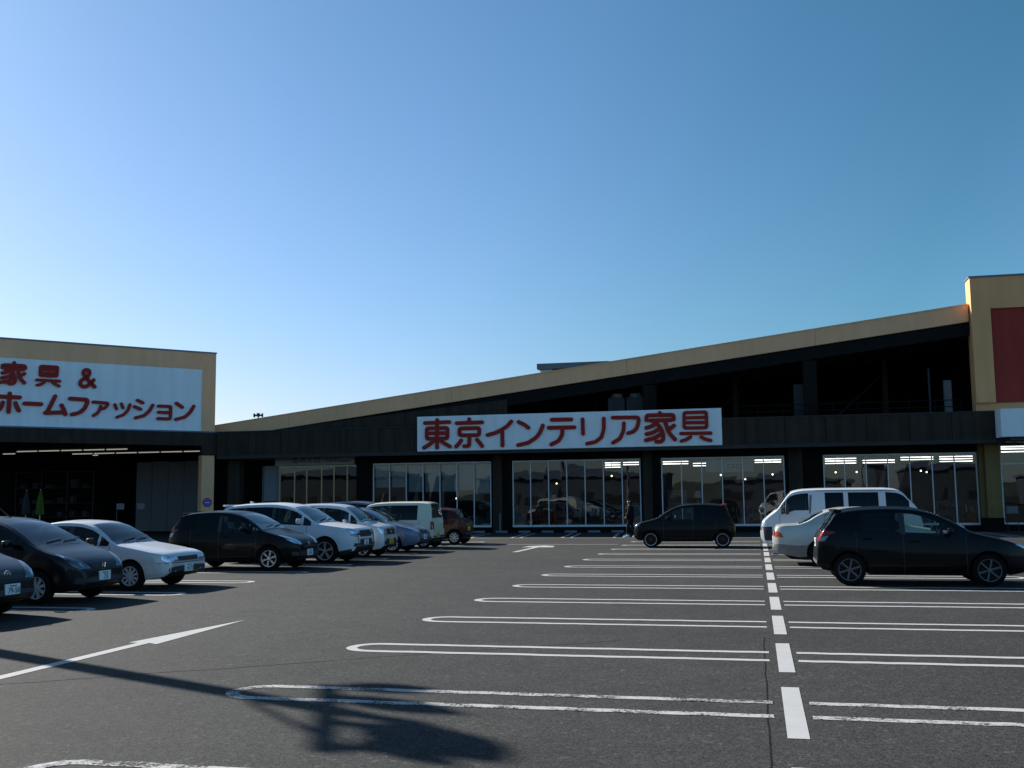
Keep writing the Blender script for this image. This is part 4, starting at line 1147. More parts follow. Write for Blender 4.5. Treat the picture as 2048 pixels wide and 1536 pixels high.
class Car:
    def __init__(self, name, spec, loc, rz, label, cat="car", group=None):
        self.s = s = spec
        self.L, self.W = s['L'], s['W']
        self.top = pchip(s['top'])
        self.root = empty(name, loc, rz, label, cat, group)
        self.paint = s['paint']
        self.lattice()
        self.shell()
        self.wheels()
        self.cabin()
        self.details()

    # d = distance back from the nose; local x = L/2 - d
    def X(self, d): return self.L / 2 - d
    def bot(self, d):
        z = lin(self.s.get('bot', [(0, .36), (.1, .27), (.5, .2), (self.L - .6, .21), (self.L - .1, .30), (self.L, .38)]), d)
        r = self.s['R']; Ra = r + self.s.get('gap', 0.05)
        for a in self.s['axles']:
            if abs(d - a) <= Ra + 1e-6: z = max(z, r + math.sqrt(max(0, Ra * Ra - (d - a) ** 2)))
        return z
    def half(self, d):
        s = self.s; w = self.W / 2
        fa, fl = s.get('ftaper', (.30, .55)); ra, rl = s.get('rtaper', (.14, .5))
        k = 1.0
        if d < fl: k -= fa * (1 - d / fl) ** 2.3
        if d > self.L - rl: k -= ra * (1 - (self.L - d) / rl) ** 2.3
        return w * k
    def belt(self, d): return min(lin(self.s['belt'], d), self.top(d) - s_drop(self.s, d))

    def lattice(self):
        s = self.s; L = self.L
        D = {0.0: 1, L: 1}
        def add(d):
            if 0 <= d <= L: D[round(d, 4)] = 1
        for d in (.012, .035, .07, .12, .18, .25, .33, .42): add(d)
        for d in (L - .012, L - .03, L - .06, L - .10, L - .16, L - .24, L - .33): add(d)
        d = .5
        while d < L - .4: add(d); d += .1
        for a in s['axles']:
            Ra = s['R'] + s.get('gap', .05)
            add(a - Ra - .008); add(a + Ra + .008)
            for k in range(0, 13): add(a - Ra * math.cos(math.pi * k / 12))
        w0, w1 = s['wind']; r0_, r1_ = s['rear']
        for k in range(7): add(w0 + (w1 - w0) * k / 6); add(r0_ + (r1_ - r0_) * k / 6)
        for a, b, _ in s['side']: add(a); add(b)
        for a in s['seams']: add(a); add(a + .011)
        h0, h1 = s.get('hood', (.13, s['wind'][0] - .035))
        add(h0); add(h0 + .011); add(h1)
        # drop free stations that crowd a mandatory one
        must = set()
        for a in list(s['wind']) + list(s['rear']) + [v for q in s['side'] for v in q[:2]] + [v for q in s['seams'] for v in (q, q + .011)] + [h0, h0 + .011, h1]: must.add(round(a, 4))
        for a in s['axles']:
            Ra = s['R'] + s.get('gap', .05)
            for v in [a - Ra - .008, a + Ra + .008, a - Ra, a + Ra]: must.add(round(v, 4))
        keep = []
        for d in sorted(D):
            if keep and d - keep[-1] < .0065 and d not in must and d != L: continue
            keep.append(d)
        self.D = keep
        rows = []
        tumble = s.get('tumble', .26)
        crown = s.get('crown', .055)
        NS = 8
        for d in keep:
            zb, zt_, w = self.bot(d), self.top(d), self.half(d)
            zb = min(zb, zt_ - .13)
            bl = max(self.belt(d), zb + .05)
            def side(z):
                zn = (z - .2) / max(.1, lin(s['belt'], d) - .2)
                k = 1 - .055 * max(0, (.34 - zn) / .34) ** 1.6 - .05 * max(0, (zn - .55) / .45) ** 1.7
                return w * k
            P = []
            y0 = side(zb)
            P += [(0, zb), (y0 * .55, zb), (y0 - .012, zb)]
            for k in range(NS + 1):
                z = zb + .008 + (bl - zb - .008) * k / NS
                P.append((side(z), z))
            yb = P[-1][0]
            cr = crown * min(1, (zt_ - bl) / .25 + .35)
            ze = zt_ - cr
            if ze < bl + .012: ze = bl + .012
            h = ze - bl
            for t in (.33, .62, .86, 1.0):
                P.append((yb - h * (tumble * t + .10 * t * t), bl + h * t))
            ye, _ = P[-1]
            yr = ye - min(.075, .35 * ye)
            zr = ze + (zt_ - ze) * .48
            P.append((yr, zr))
            for k in [.02, .25, .5, .75, 1.0]:
                y = yr * (1 - k)
                P.append((y, zr + (zt_ - zr) * (1 - (y / yr) ** 2)))
            rows.append(P)
        self.rows = rows
        self.J = len(rows[0])
        # column indices
        self.j_side0 = 2; self.j_belt = 3 + NS; self.j_win1 = self.j_belt + 3; self.j_edge = self.j_belt + 4; self.j_rail = self.j_belt + 5; self.j_top = self.J - 1
        self.NS = NS

    def key(self, i, j, sd):
        """which piece of the car the lattice face (station i..i+1, column j..j+1) belongs to"""
        s = self.s
        d = (self.D[i] + self.D[i + 1]) / 2
        if j < self.j_side0: return 'under'
        h0, h1 = s.get('hood', (.13, s['wind'][0] - .035))
        if j >= self.j_rail and h0 < d < h1:
            if j == self.j_rail or d < h0 + .011: return 'seam'
            return 'hood'
        if j >= self.j_rail and h1 < d < s['wind'][0]: return 'seam'
        if self.j_rail <= j and s['wind'][0] < d < s['wind'][1]: return 'windscreen'
        if self.j_rail <= j and s['rear'][0] < d < s['rear'][1]: return 'rear_window'
        if self.j_belt <= j < self.j_win1:
            for q, (a, b, kind) in enumerate(s['side']):
                if a < d < b and (self.top(d) - self.belt(d)) > .13: return ('glass', q, sd)
        zc = sum(self.rows[i + a][j + b][1] for a in (0, 1) for b in (0, 1)) / 4
        if self.j_side0 <= j < self.j_belt or (j == self.j_belt - 1):
            sm = s['seams']
            for q in range(len(sm)):
                if sm[q] < d < sm[q] + .011 and .22 < zc: return 'seam'
            for q in range(len(sm) - 1):
                if sm[q] + .011 < d < sm[q + 1] and j >= self.j_side0 + 3: return ('door', q, sd)
        if 'clad' in s and self.j_side0 <= j < self.j_belt and zc < s['clad'][0]: return 'clad'
        if j >= self.j_belt and j < self.j_rail and s.get('blackpillar') and any(abs(d - p) < .06 for p in s['blackpillar']) and j < self.j_win1: return 'seam'
        return 'body'

    def shell(self):
        full = bmesh.new()
        n, J = len(self.D), self.J
        # vertices: right side y<0, left y>0 share the centre columns
        V = {}
        for i in range(n):
            for j in range(J):
                y, z = self.rows[i][j]
                for sd in (-1, 1):
                    if j in (0, J - 1) and sd == 1: V[i, j, 1] = V[i, j, -1]; continue
                    V[i, j, sd] = full.verts.new((self.X(self.D[i]), sd * y, z))
        lay = {}
        for sd in (-1, 1):
            for i in range(n - 1):
                for j in range(J - 1):
                    q = (V[i, j, sd], V[i + 1, j, sd], V[i + 1, j + 1, sd], V[i, j + 1, sd])
                    if sd == -1: q = q[::-1]
                    lay[full.faces.new(q)] = self.key(i, j, sd)
        for i in (0, n - 1):
            q = [V[i, j, -1] for j in range(J)] + [V[i, j, 1] for j in range(J - 2, 0, -1)]
            if i == n - 1: q = q[::-1]
            lay[full.faces.new(q)] = 'body'
        full.normal_update()
        self.bvh = BVHTree.FromBMesh(full)
        groups = {}
        for f, k in lay.items(): groups.setdefault(k, []).append(f)
        def piece(keys, mats, name, parent, smooth=45, off=0.0, mi=None):
            bm = bmesh.new(); vm = {}
            for k in keys:
                for f in groups.get(k, []):
                    vs = []
                    for v in f.verts:
                        if v not in vm: vm[v] = bm.verts.new(v.co + v.normal * off)
                        vs.append(vm[v])
                    if len(set(vs)) < 3: continue
                    nf = bm.faces.new(vs)
                    if mi: nf.material_index = mi.get(k, 0)
            if not bm.faces: bm.free(); return None
            return mesh_obj(name, bm, mats, parent, smooth)
        self.body = piece(['body', 'under', 'seam'], [self.paint, MT['under'], MT['blackplastic']], "body", self.root, 40, 0, {'under': 1, 'seam': 2})
        if 'hood' in groups: piece(['hood'], self.paint, "bonnet", self.root, 40)
        if 'clad' in groups:
            for isl in islands(groups['clad']):
                groups['_c'] = isl; piece(['_c'], self.s['clad'][1], "lower_cladding", self.root, 40)
            del groups['_c']
        wg = MT[self.s.get('windglass', 'windscreen')]
        piece(['windscreen'], wg, "windscreen", self.root, 60)
        piece(['rear_window'], MT[self.s.get('rearglass', 'privacy')], "rear_window", self.root, 60)
        self.doors = {}
        for k in groups:
            if isinstance(k, tuple) and k[0] == 'door': self.doors[k[1:]] = piece([k], self.paint, "door", self.root, 40)
        for k in groups:
            if isinstance(k, tuple) and k[0] == 'glass':
                a, b, kind = self.s['side'][k[1]]
                sm = self.s['seams']; par = self.root
                for q in range(len(sm) - 1):
                    if sm[q] < (a + b) / 2 < sm[q + 1] and (q, k[2]) in self.doors: par = self.doors[q, k[2]]
                piece([k], MT['privacy' if kind == 'p' else self.s.get('sideglass', 'carglass')], "window", par, 60)
        keys = [k for k in groups if k in ('body', 'under', 'clad', 'seam', 'hood') or (isinstance(k, tuple) and k[0] == 'door')]
        piece(keys, MT['cabin'], "cabin_lining", self.root, 45, -0.028)
        full.free()

    def wheels(self):
        s = self.s
        wd = s.get('tyre_w', .18)
        for a in s['axles']:
            for sd in (-1, 1):
                yo = self.half(a) - .015 - wd / 2
                build_wheel(self.root, self.X(a), sd * yo, s['R'], s['R'], wd, s['wheel'], sd)

    def cabin(self):
        s = self.s
        for a in s['axles']:          # inner wings between the wheels
            bm = bmesh.new(); hb = self.W / 2 - s.get('tyre_w', .18) - .10; rbox(bm, self.X(a + s['R'] + .02), self.X(a - s['R'] - .02), -hb, hb, .19, s['R'] * 2 + .03, .04, 1)
            mesh_obj("inner_wing", bm, MT['under'], self.root)
        w0, w1 = s['wind']
        hw = self.W / 2
        belt = lin(s['belt'], w1)
        bm = bmesh.new()
        rbox(bm, self.X(w0 + .62), self.X(w0 + .05), -hw + .17, hw - .17, .45, belt - .10 + s.get('dash', 0), .06)
        mesh_obj("dashboard", bm, MT['cabin'], self.root, 50)
        sm = MT[s.get('seatmat', 'seat')]
        xs = s.get('seats', [w1 + .25, w1 + 1.05])
        for q, d in enumerate(xs):
            for sd in (-1, 1):
                bm = bmesh.new()
                yc = sd * hw * .43
                rbox(bm, self.X(d + .05), self.X(d - .45), yc - .24, yc + .24, .30, .52, .06)
                t = bmesh.new(); rbox(t, -.07, .07, yc - .23, yc + .23, 0, .56, .05)
                join(bm, t, 0, Matrix.Translation((self.X(d + .08), 0, .46)) @ Matrix.Rotation(R(-14), 4, 'Y'))
                t = bmesh.new(); rbox(t, -.05, .05, yc - .13, yc + .13, 0, .17, .04)
                join(bm, t, 0, Matrix.Translation((self.X(d + .23), 0, 1.04)) @ Matrix.Rotation(R(-10), 4, 'Y'))
                mesh_obj("seat", bm, sm, self.root, 50)
        bm = bmesh.new()
        ring = []
        c = Vector((self.X(xs[0] - .52), -hw * .43, belt - .02)); N = 20
        tilt = Matrix.Rotation(R(-65), 3, 'Y')
        A = [[bm.verts.new(c + tilt @ Vector(((.18 + .017 * math.cos(b)) * math.cos(a), (.18 + .017 * math.cos(b)) * math.sin(a), .017 * math.sin(b)))) for b in [2 * math.pi * k / 6 for k in range(6)]] for a in [2 * math.pi * k / N for k in range(N)]]
        for i in range(N):
            for k in range(6): bm.faces.new((A[i][k], A[(i + 1) % N][k], A[(i + 1) % N][(k + 1) % 6], A[i][(k + 1) % 6]))
        mesh_obj("steering_wheel", bm, MT['blackplastic'], self.root, 60)

    # a thin moulded piece laid on the body: outline given in (u, z), u = y for front/rear and x for the sides
    def patch(self, name, poly, axis, mat, parent=None, eps=.006, mirror=False):
        bm = bmesh.new()
        D = {'front': Vector((-1, 0, 0)), 'rear': Vector((1, 0, 0)), 'left': Vector((0, -1, 0)), 'right': Vector((0, 1, 0))}[axis]
        def P(u, z):
            o = Vector((0, u, z)) if axis in ('front', 'rear') else Vector((u, 0, z))
            return o - D * 6
        pts = [(-u, z) for u, z in poly] if mirror else poly
        f = bm.faces.new([bm.verts.new((u, z, 0)) for u, z in pts])
        if f.normal.z < 0: f.normal_flip()
        bmesh.ops.triangulate(bm, faces=bm.faces[:])
        for _ in range(4):
            ee = [e for e in bm.edges if e.calc_length() > .07]
            if not ee: break
            bmesh.ops.subdivide_edges(bm, edges=ee, cuts=1)
            bmesh.ops.triangulate(bm, faces=[f for f in bm.faces if len(f.verts) > 3])
        bad = []
        for v in bm.verts:
            h = self.bvh.ray_cast(P(v.co.x, v.co.y), D)
            if h[0] is None: bad.append(v); continue
            nrm = h[1] if h[1].dot(D) < 0 else -h[1]
            v.co = h[0] + nrm * eps - D * .002
        if bad: bmesh.ops.delete(bm, geom=bad, context='VERTS')
        if not bm.faces: bm.free(); return None
        be = [e for e in bm.edges if e.is_boundary]
        ex = bmesh.ops.extrude_edge_only(bm, edges=be)
        for v in ex['geom']:
            if isinstance(v, bmesh.types.BMVert): v.co += D * (eps + .012)
        bmesh.ops.recalc_face_normals(bm, faces=bm.faces[:])
        # outward
        fl = sum(f.normal.dot(D) * f.calc_area() for f in bm.faces)
        if fl > 0: bmesh.ops.reverse_faces(bm, faces=bm.faces[:])
        return mesh_obj(name, bm, mat, parent or self.root, 35)

    def surf(self, u, z, axis):
        D = {'front': Vector((-1, 0, 0)), 'rear': Vector((1, 0, 0)), 'left': Vector((0, -1, 0)), 'right': Vector((0, 1, 0))}[axis]
        o = Vector((0, u, z)) if axis in ('front', 'rear') else Vector((u, 0, z))
        h = self.bvh.ray_cast(o - D * 6, D)
        return h[0]

    def details(self):
        s = self.s
        for name, axis, mat, poly, mir in s.get('patches', []):
            m = MT[mat] if isinstance(mat, str) else mat
            o = self.patch(name, poly, axis, m)
            if mir: self.patch(name, poly, axis, m, mirror=True)
        for axis, z, mat, txt, u in s.get('plates', []):
            h = self.surf(u, z, axis)
            if h is None: continue
            sg_ = 1 if axis == 'front' else -1
            x = h.x + sg_ * .018
            bm = bmesh.new(); rbox(bm, min(x, x - sg_ * .05), max(x, x - sg_ * .05), u - .165, u + .165, z - .0825, z + .0825, .006, 1)
            p = mesh_obj("licence_plate", bm, MT[mat], self.root)
            ink = MT['plateink' if mat == 'plate' else 'plateblack']
            rz = R(90) * sg_
            def put(o): o.rotation_euler = (0, 0, rz)
            if txt: put(text_obj("plate_number", txt, .085, ink, p, (x + sg_ * .003, u + sg_ * .02, z - .022), 0, .001, 0.95))
            bm = bmesh.new()
            for k in range(5): box(bm, x + sg_ * .001, x + sg_ * .003, u - .075 + .032 * k, u - .052 + .032 * k, z + .042, z + .062)
            if not txt:
                r_ = random.Random(int(x * 1000 + z * 77))
                for k in range(4):
                    y0 = u - .085 + .05 * k
                    box(bm, x + sg_ * .001, x + sg_ * .003, y0, y0 + r_.uniform(.014, .032), z - .055, z + .02)
            mesh_obj("plate_marking", bm, ink, p)
        # mirrors
        if s.get('mirror', True):
            dm, zm = s.get('mirror_at', (s['wind'][0] + .42, lin(s['belt'], s['wind'][0] + .4) + .06))
            for sd in (-1, 1):
                bm = bmesh.new()
                y = self.half(dm) * .95
                mw = s.get('mirror_size', (.17, .12))
                rbox(bm, -.05, .055, sd * (y + .07) - .0, sd * (y + .07) + sd * mw[0], zm - .02, zm - .02 + mw[1], .03) if sd > 0 else rbox(bm, -.05, .055, sd * (y + .07) - mw[0], sd * (y + .07), zm - .02, zm - .02 + mw[1], .03)
                ya, yb_ = sorted((sd * (y - .06), sd * (y + .075)))
                box(bm, -.025, .03, ya, yb_, zm - .012, zm + .03)
                mesh_obj("door_mirror", bm, s.get('mirror_mat', self.paint), self.root, 45, (self.X(dm), 0, 0))
        # handles
        for (q, sd), o in self.doors.items():
            d = s['seams'][q + 1] - .19
            zh = lin(s['belt'], d) - .12 + s.get('handle_dz', 0)
            ax = 'left' if sd > 0 else 'right'
            h = self.surf(self.X(d), zh, ax)
            if h is None: continue
            bm = bmesh.new(); ya, yb_ = sorted((h.y - sd * .01, h.y + sd * .03)); rbox(bm, h.x - .09, h.x + .09, ya, yb_, zh - .014, zh + .016, .012)
            mesh_obj("handle", bm, s.get('handle_mat', self.paint), o, 50)
        # wipers
        w0, w1 = s['wind']
        for y0, y1 in s.get('wipers', ((-.35, .12), (.12, .55))):
            bm = bmesh.new()
            a = self.bvh.ray_cast(Vector((self.X(w0 + .05), y0, 4)), Vector((0, 0, -1)))[0]; b = self.bvh.ray_cast(Vector((self.X(w0 + .11), y1, 4)), Vector((0, 0, -1)))[0]
            if a and b: cyl(bm, a + Vector((0, 0, .022)), b + Vector((0, 0, .022)), .011, seg=6); mesh_obj("wiper", bm, MT['blackplastic'], self.root)
            else: bm.free()
        if s.get('spoiler'):
            d0, ln, z = s['spoiler']
            bm = bmesh.new()
            hw = self.half(d0) - s.get('tumble', .26) * .42 - .12
            rbox(bm, self.X(d0 + ln), self.X(d0), -hw, hw, z - .045, z + .012, .02)
            mesh_obj("roof_spoiler", bm, s.get('spoiler_mat', self.paint), self.root, 45)
        if s.get('antenna'):
            d, tilt, ln = s['antenna']
            z = self.top(d)
            bm = bmesh.new(); cyl(bm, (self.X(d), 0, z - .01), (self.X(d) - math.sin(tilt) * ln, 0, z + math.cos(tilt) * ln), .012, .004, 8)
            cyl(bm, (self.X(d), 0, z - .01), (self.X(d), 0, z + .02), .03, .02, 10)
            mesh_obj("antenna", bm, MT['blackplastic'], self.root, 50)
        if s.get('fin'):
            d = s['fin']; z = self.top(d)
            bm = bmesh.new(); prism(bm, [(self.X(d) + .09, z - .005), (self.X(d) - .07, z - .005), (self.X(d) - .07, z + .065), (self.X(d) - .02, z + .065)], -.018, .018)
            mesh_obj("antenna_fin", bm, self.paint, self.root)
        if s.get('rails'):
            d0, d1 = s['rails']
            for sd in (-1, 1):
                bm = bmesh.new(); y = self.half(d0) * .74 * sd; N = 8
                P = [Vector((self.X(d0 + (d1 - d0) * k / N), y, self.top(d0 + (d1 - d0) * k / N) + .0 + .03 * min(1, 4 * min(k / N, 1 - k / N)))) for k in range(N + 1)]
                for a, b in zip(P, P[1:]): cyl(bm, a, b, .018, seg=8)
                mesh_obj("roof_rail", bm, MT['blackplastic'], self.root, 50)
        # exhaust
        if s.get('exhaust'):
            u = s['exhaust']; bm = bmesh.new(); cyl(bm, (-self.L / 2 + .12, u, .27), (-self.L / 2 - .03, u, .26), .035, seg=12); mesh_obj("exhaust_pipe", bm, MT['chrome'], self.root, 40)
        if s.get('badge'):
            axis, z, r, kind = s['badge']
            h = self.surf(0, z, axis)
            if h is not None:
                bm = bmesh.new(); N = 24; sg_ = 1 if axis == 'front' else -1; x = h.x + sg_ * .014
                if kind in ('ring', 'slash'):
                    A = [[bm.verts.new((x + sg_ * .006 * math.cos(b), (r + .009 * math.sin(b)) * math.cos(a), z + (r * .8 + .009 * math.sin(b)) * math.sin(a))) for b in [2 * math.pi * k / 6 for k in range(6)]] for a in [2 * math.pi * k / N for k in range(N)]]
                    for i in range(N):
                        for k in range(6): bm.faces.new((A[i][k], A[(i + 1) % N][k], A[(i + 1) % N][(k + 1) % 6], A[i][(k + 1) % 6]))
                if kind == 'ring': cyl(bm, (x, -r * .62, z + r * .2), (x, r * .62, z + r * .2), .008, seg=6); cyl(bm, (x, 0, z - r * .75), (x, 0, z + r * .75), .008, seg=6)
                if kind == 'slash': prism2 = [(-r * .45, z - r * .5), (-r * .1, z - r * .5), (r * .45, z + r * .5), (r * .1, z + r * .5)]; f = bm.faces.new([bm.verts.new((x + sg_ * .004, u, zz)) for u, zz in prism2])
                if kind == 'bars':
                    cyl(bm, (x, -r * .7, z - r * .8), (x, -r * .9, z + r * .8), .012, seg=6); cyl(bm, (x, r * .7, z - r * .8), (x, r * .9, z + r * .8), .012, seg=6); cyl(bm, (x, -r * .75, z), (x, r * .75, z), .012, seg=6)
                mesh_obj("badge", bm, MT['chrome'], self.root, 60)

def s_drop(s, d): return s.get('drop', .085)

WH = dict(
    six=dict(mat='gunmetal', n=6, w0=.15, w1=.17, rim=.70),
    split5=dict(mat='silver', n=6, split=.085, w0=.10, w1=.085, rim=.68),
    cover=dict(mat='capwhite', n=8, w0=.20, w1=.30, rim=.66),
    cover10=dict(mat='capwhite', n=10, w0=.16, w1=.24, rim=.68),
    five=dict(mat='silver', n=5, split=.11, w0=.10, w1=.11, rim=.72),
    ring=dict(mat='silver', n=10, w0=.10, w1=.08, rim=.74, dark=True),
    plain5=dict(mat='silver', n=5, w0=.2, w1=.24, rim=.66),
)

def lampset(front, tail): return front, tail

def scaled(s, f):
    """the same car drawn shorter or longer"""
    s = dict(s)
    for key in ('top', 'bot', 'belt'):
        if key in s: s[key] = [(a * f, b) for a, b in s[key]]
    L0 = s['L']
    s['L'] = L0 * f; s['axles'] = tuple(a * f for a in s['axles']); s['seams'] = [a * f for a in s['seams']]
    for key in ('wind', 'rear', 'rails'):
        if key in s: s[key] = tuple(a * f for a in s[key])
    s['side'] = [(a * f, b * f, q) for a, b, q in s['side']]
    for key in ('seats', 'blackpillar'):
        if key in s: s[key] = [a * f for a in s[key]]
    for key in ('fin',):
        if s.get(key): s[key] *= f
    if s.get('spoiler'): s['spoiler'] = (s['spoiler'][0] * f, s['spoiler'][1], s['spoiler'][2])
    if s.get('antenna'): s['antenna'] = (s['antenna'][0] * f,) + s['antenna'][1:]
    s['patches'] = [(n_, ax, m_, [(u * f, z) for u, z in po] if ax in ('left', 'right') else po, mi) for n_, ax, m_, po, mi in s['patches']]
    return s

def vitz(pt, wheel, **k):
    s = dict(L=3.90, W=1.695, R=.305, axles=(.80, 3.31), paint=pt, wheel=WH[wheel],
        top=[(0, .50), (.03, .64), (.12, .75), (.4, .865), (.8, .965), (1.02, 1.03), (1.35, 1.225), (1.8, 1.425), (2.15, 1.495), (2.6, 1.51), (3.1, 1.49), (3.42, 1.445), (3.5, 1.42), (3.66, 1.22), (3.82, 1.0), (3.87, .88), (3.89, .7), (3.90, .52)],
        belt=[(0, .8), (.9, .90), (1.3, .93), (2.3, .97), (3.2, 1.03), (3.9, 1.1)],
        wind=(1.06, 1.80), rear=(3.52, 3.80), side=[(1.13, 1.33, 'c'), (1.40, 2.26, 'c'), (2.36, 3.06, 'p')], seams=[1.18, 2.30, 3.16],
        blackpillar=[2.31], rtaper=(.15, .5), ftaper=(.34, .65),
        patches=[('headlight', 'front', 'reflector', [(.40, .66), (.52, .64), (.66, .68), (.745, .76), (.76, .86), (.73, .885), (.62, .83), (.48, .75)], True),
                 ('grille', 'front', 'blackplastic', [(-.36, .62), (.36, .62), (.33, .565), (-.33, .565)], False),
                 ('lower_grille', 'front', 'blackplastic', [(-.52, .33), (.52, .33), (.46, .44), (-.46, .44)], False),
                 ('fog_lamp', 'front', 'blackplastic', [(.58, .36), (.70, .38), (.70, .47), (.58, .45)], True),
                 ('tail_light', 'rear', 'tail', [(.52, .84), (.68, .80), (.745, .86), (.755, 1.03), (.70, 1.05), (.60, .98)], True),
                 ('tail_light', 'left', 'tail', [(-1.88, .93), (-1.74, .96), (-1.60, 1.01), (-1.62, 1.04), (-1.80, 1.045), (-1.88, 1.0)], False),
                 ('tail_light', 'right', 'tail', [(-1.88, .93), (-1.74, .96), (-1.60, 1.01), (-1.62, 1.04), (-1.80, 1.045), (-1.88, 1.0)], False),
                 ('reverse_lamp', 'left', 'reflectordark', [(-1.88, .84), (-1.80, .85), (-1.72, .955), (-1.88, .922)], False),
                 ('reverse_lamp', 'right', 'reflectordark', [(-1.88, .84), (-1.80, .85), (-1.72, .955), (-1.88, .922)], False)],
        plates=[('front', .43, 'plate', None, 0), ('rear', .80, 'plate', None, 0)], spoiler=(3.40, .16, 1.44), badge=('front', .66, .06, 'ring'), seats=[2.15, 3.0])
    s.update(k); return s

def fit(pt, wheel, **k):
    s = dict(L=3.83, W=1.675, R=.29, axles=(.78, 3.23), paint=pt, wheel=WH[wheel],
        top=[(0, .48), (.03, .63), (.12, .73), (.4, .86), (.72, .96), (.85, 1.01), (1.25, 1.24), (1.65, 1.42), (2.05, 1.505), (2.6, 1.525), (3.2, 1.50), (3.5, 1.44), (3.58, 1.38), (3.72, 1.0), (3.79, .85), (3.82, .7), (3.83, .52)],
        belt=[(0, .8), (.8, .92), (1.3, .95), (3.2, 1.02), (3.83, 1.06)],
        wind=(.88, 1.72), rear=(3.56, 3.72), side=[(1.0, 1.28, 'c'), (1.36, 2.22, 'c'), (2.32, 3.05, 'c'), (3.12, 3.32, 'c')], seams=[1.2, 2.27, 3.08], blackpillar=[2.27, 3.08], ftaper=(.33, .6),
        patches=[('headlight', 'front', 'reflectordark', [(.36, .60), (.62, .60), (.70, .66), (.745, .78), (.755, .855), (.70, .86), (.54, .76)], True),
                 ('lamp_bulb', 'front', 'reflector', [(.53, .635), (.60, .635), (.61, .70), (.54, .70)], True),
                 ('lamp_bulb', 'front', 'reflector', [(.69, .79), (.735, .80), (.735, .84), (.69, .83)], True),
                 ('grille', 'front', 'blackplastic', [(-.32, .60), (.32, .60), (.36, .68), (.2, .71), (-.2, .71), (-.36, .68)], False),
                 ('lower_grille', 'front', 'blackplastic', [(-.45, .30), (.45, .30), (.42, .37), (-.42, .37)], False),
                 ('fog_lamp', 'front', 'cabin', [(.52, .32), (.68, .36), (.66, .46), (.52, .42)], True),
                 ('tail_light', 'rear', 'tail', [(.60, .78), (.74, .80), (.75, 1.05), (.64, 1.05)], True)],
        plates=[('front', .46, 'plate', "73", 0), ('rear', .55, 'plate', None, 0)], badge=('front', .645, .05, 'bars'), antenna=(2.0, .95, .55), seats=[2.05, 2.9])
    s.update(k); return s

def sedan(pt, wheel, **k):
    s = dict(L=4.2, W=1.69, R=.285, axles=(.86, 3.40), paint=pt, wheel=WH[wheel],
        top=[(0, .50), (.02, .62), (.08, .70), (.5, .80), (1.05, .895), (1.25, .93), (1.6, 1.145), (1.95, 1.32), (2.25, 1.38), (2.6, 1.395), (3.0, 1.365), (3.2, 1.30), (3.45, 1.12), (3.68, .985), (3.9, .965), (4.1, .93), (4.17, .8), (4.2, .52)],
        belt=[(0, .78), (1.2, .87), (3.4, .92), (4.2, .95)],
        wind=(1.28, 1.98), rear=(3.16, 3.64), side=[(1.40, 1.62, 'c'), (1.68, 2.33, 'c'), (2.43, 3.10, 'c')], seams=[1.36, 2.38, 3.2], blackpillar=[2.38], tumble=.36, ftaper=(.22, .45), drop=.07,
        patches=[('headlight', 'front', 'reflector', [(.40, .555), (.72, .56), (.77, .60), (.77, .675), (.70, .68), (.40, .655)], True),
                 ('turn_signal', 'front', 'amber', [(.66, .585), (.70, .59), (.70, .64), (.66, .635)], True),
                 ('grille', 'front', 'blackplastic', [(-.37, .56), (.37, .56), (.37, .65), (-.37, .65)], False),
                 ('lower_grille', 'front', 'blackplastic', [(-.45, .30), (.45, .30), (.47, .40), (-.47, .40)], False),
                 ('bumper_seam', 'front', 'blackplastic', [(-.80, .525), (.80, .525), (.80, .538), (-.80, .538)], False),
                 ('fog_lamp', 'front', 'trim', [(.50, .35), (.68, .36), (.68, .43), (.50, .42)], True),
                 ('tail_light', 'rear', 'tail', [(.42, .66), (.74, .68), (.76, .85), (.44, .84)], True)],
        plates=[('front', .42, 'plate', "14-73", 0), ('rear', .55, 'plate', None, 0)], seats=[2.25, 3.0], mirror_mat=MT['blackplastic'], handle_mat=MT['blackplastic'])
    s.update(k); return s

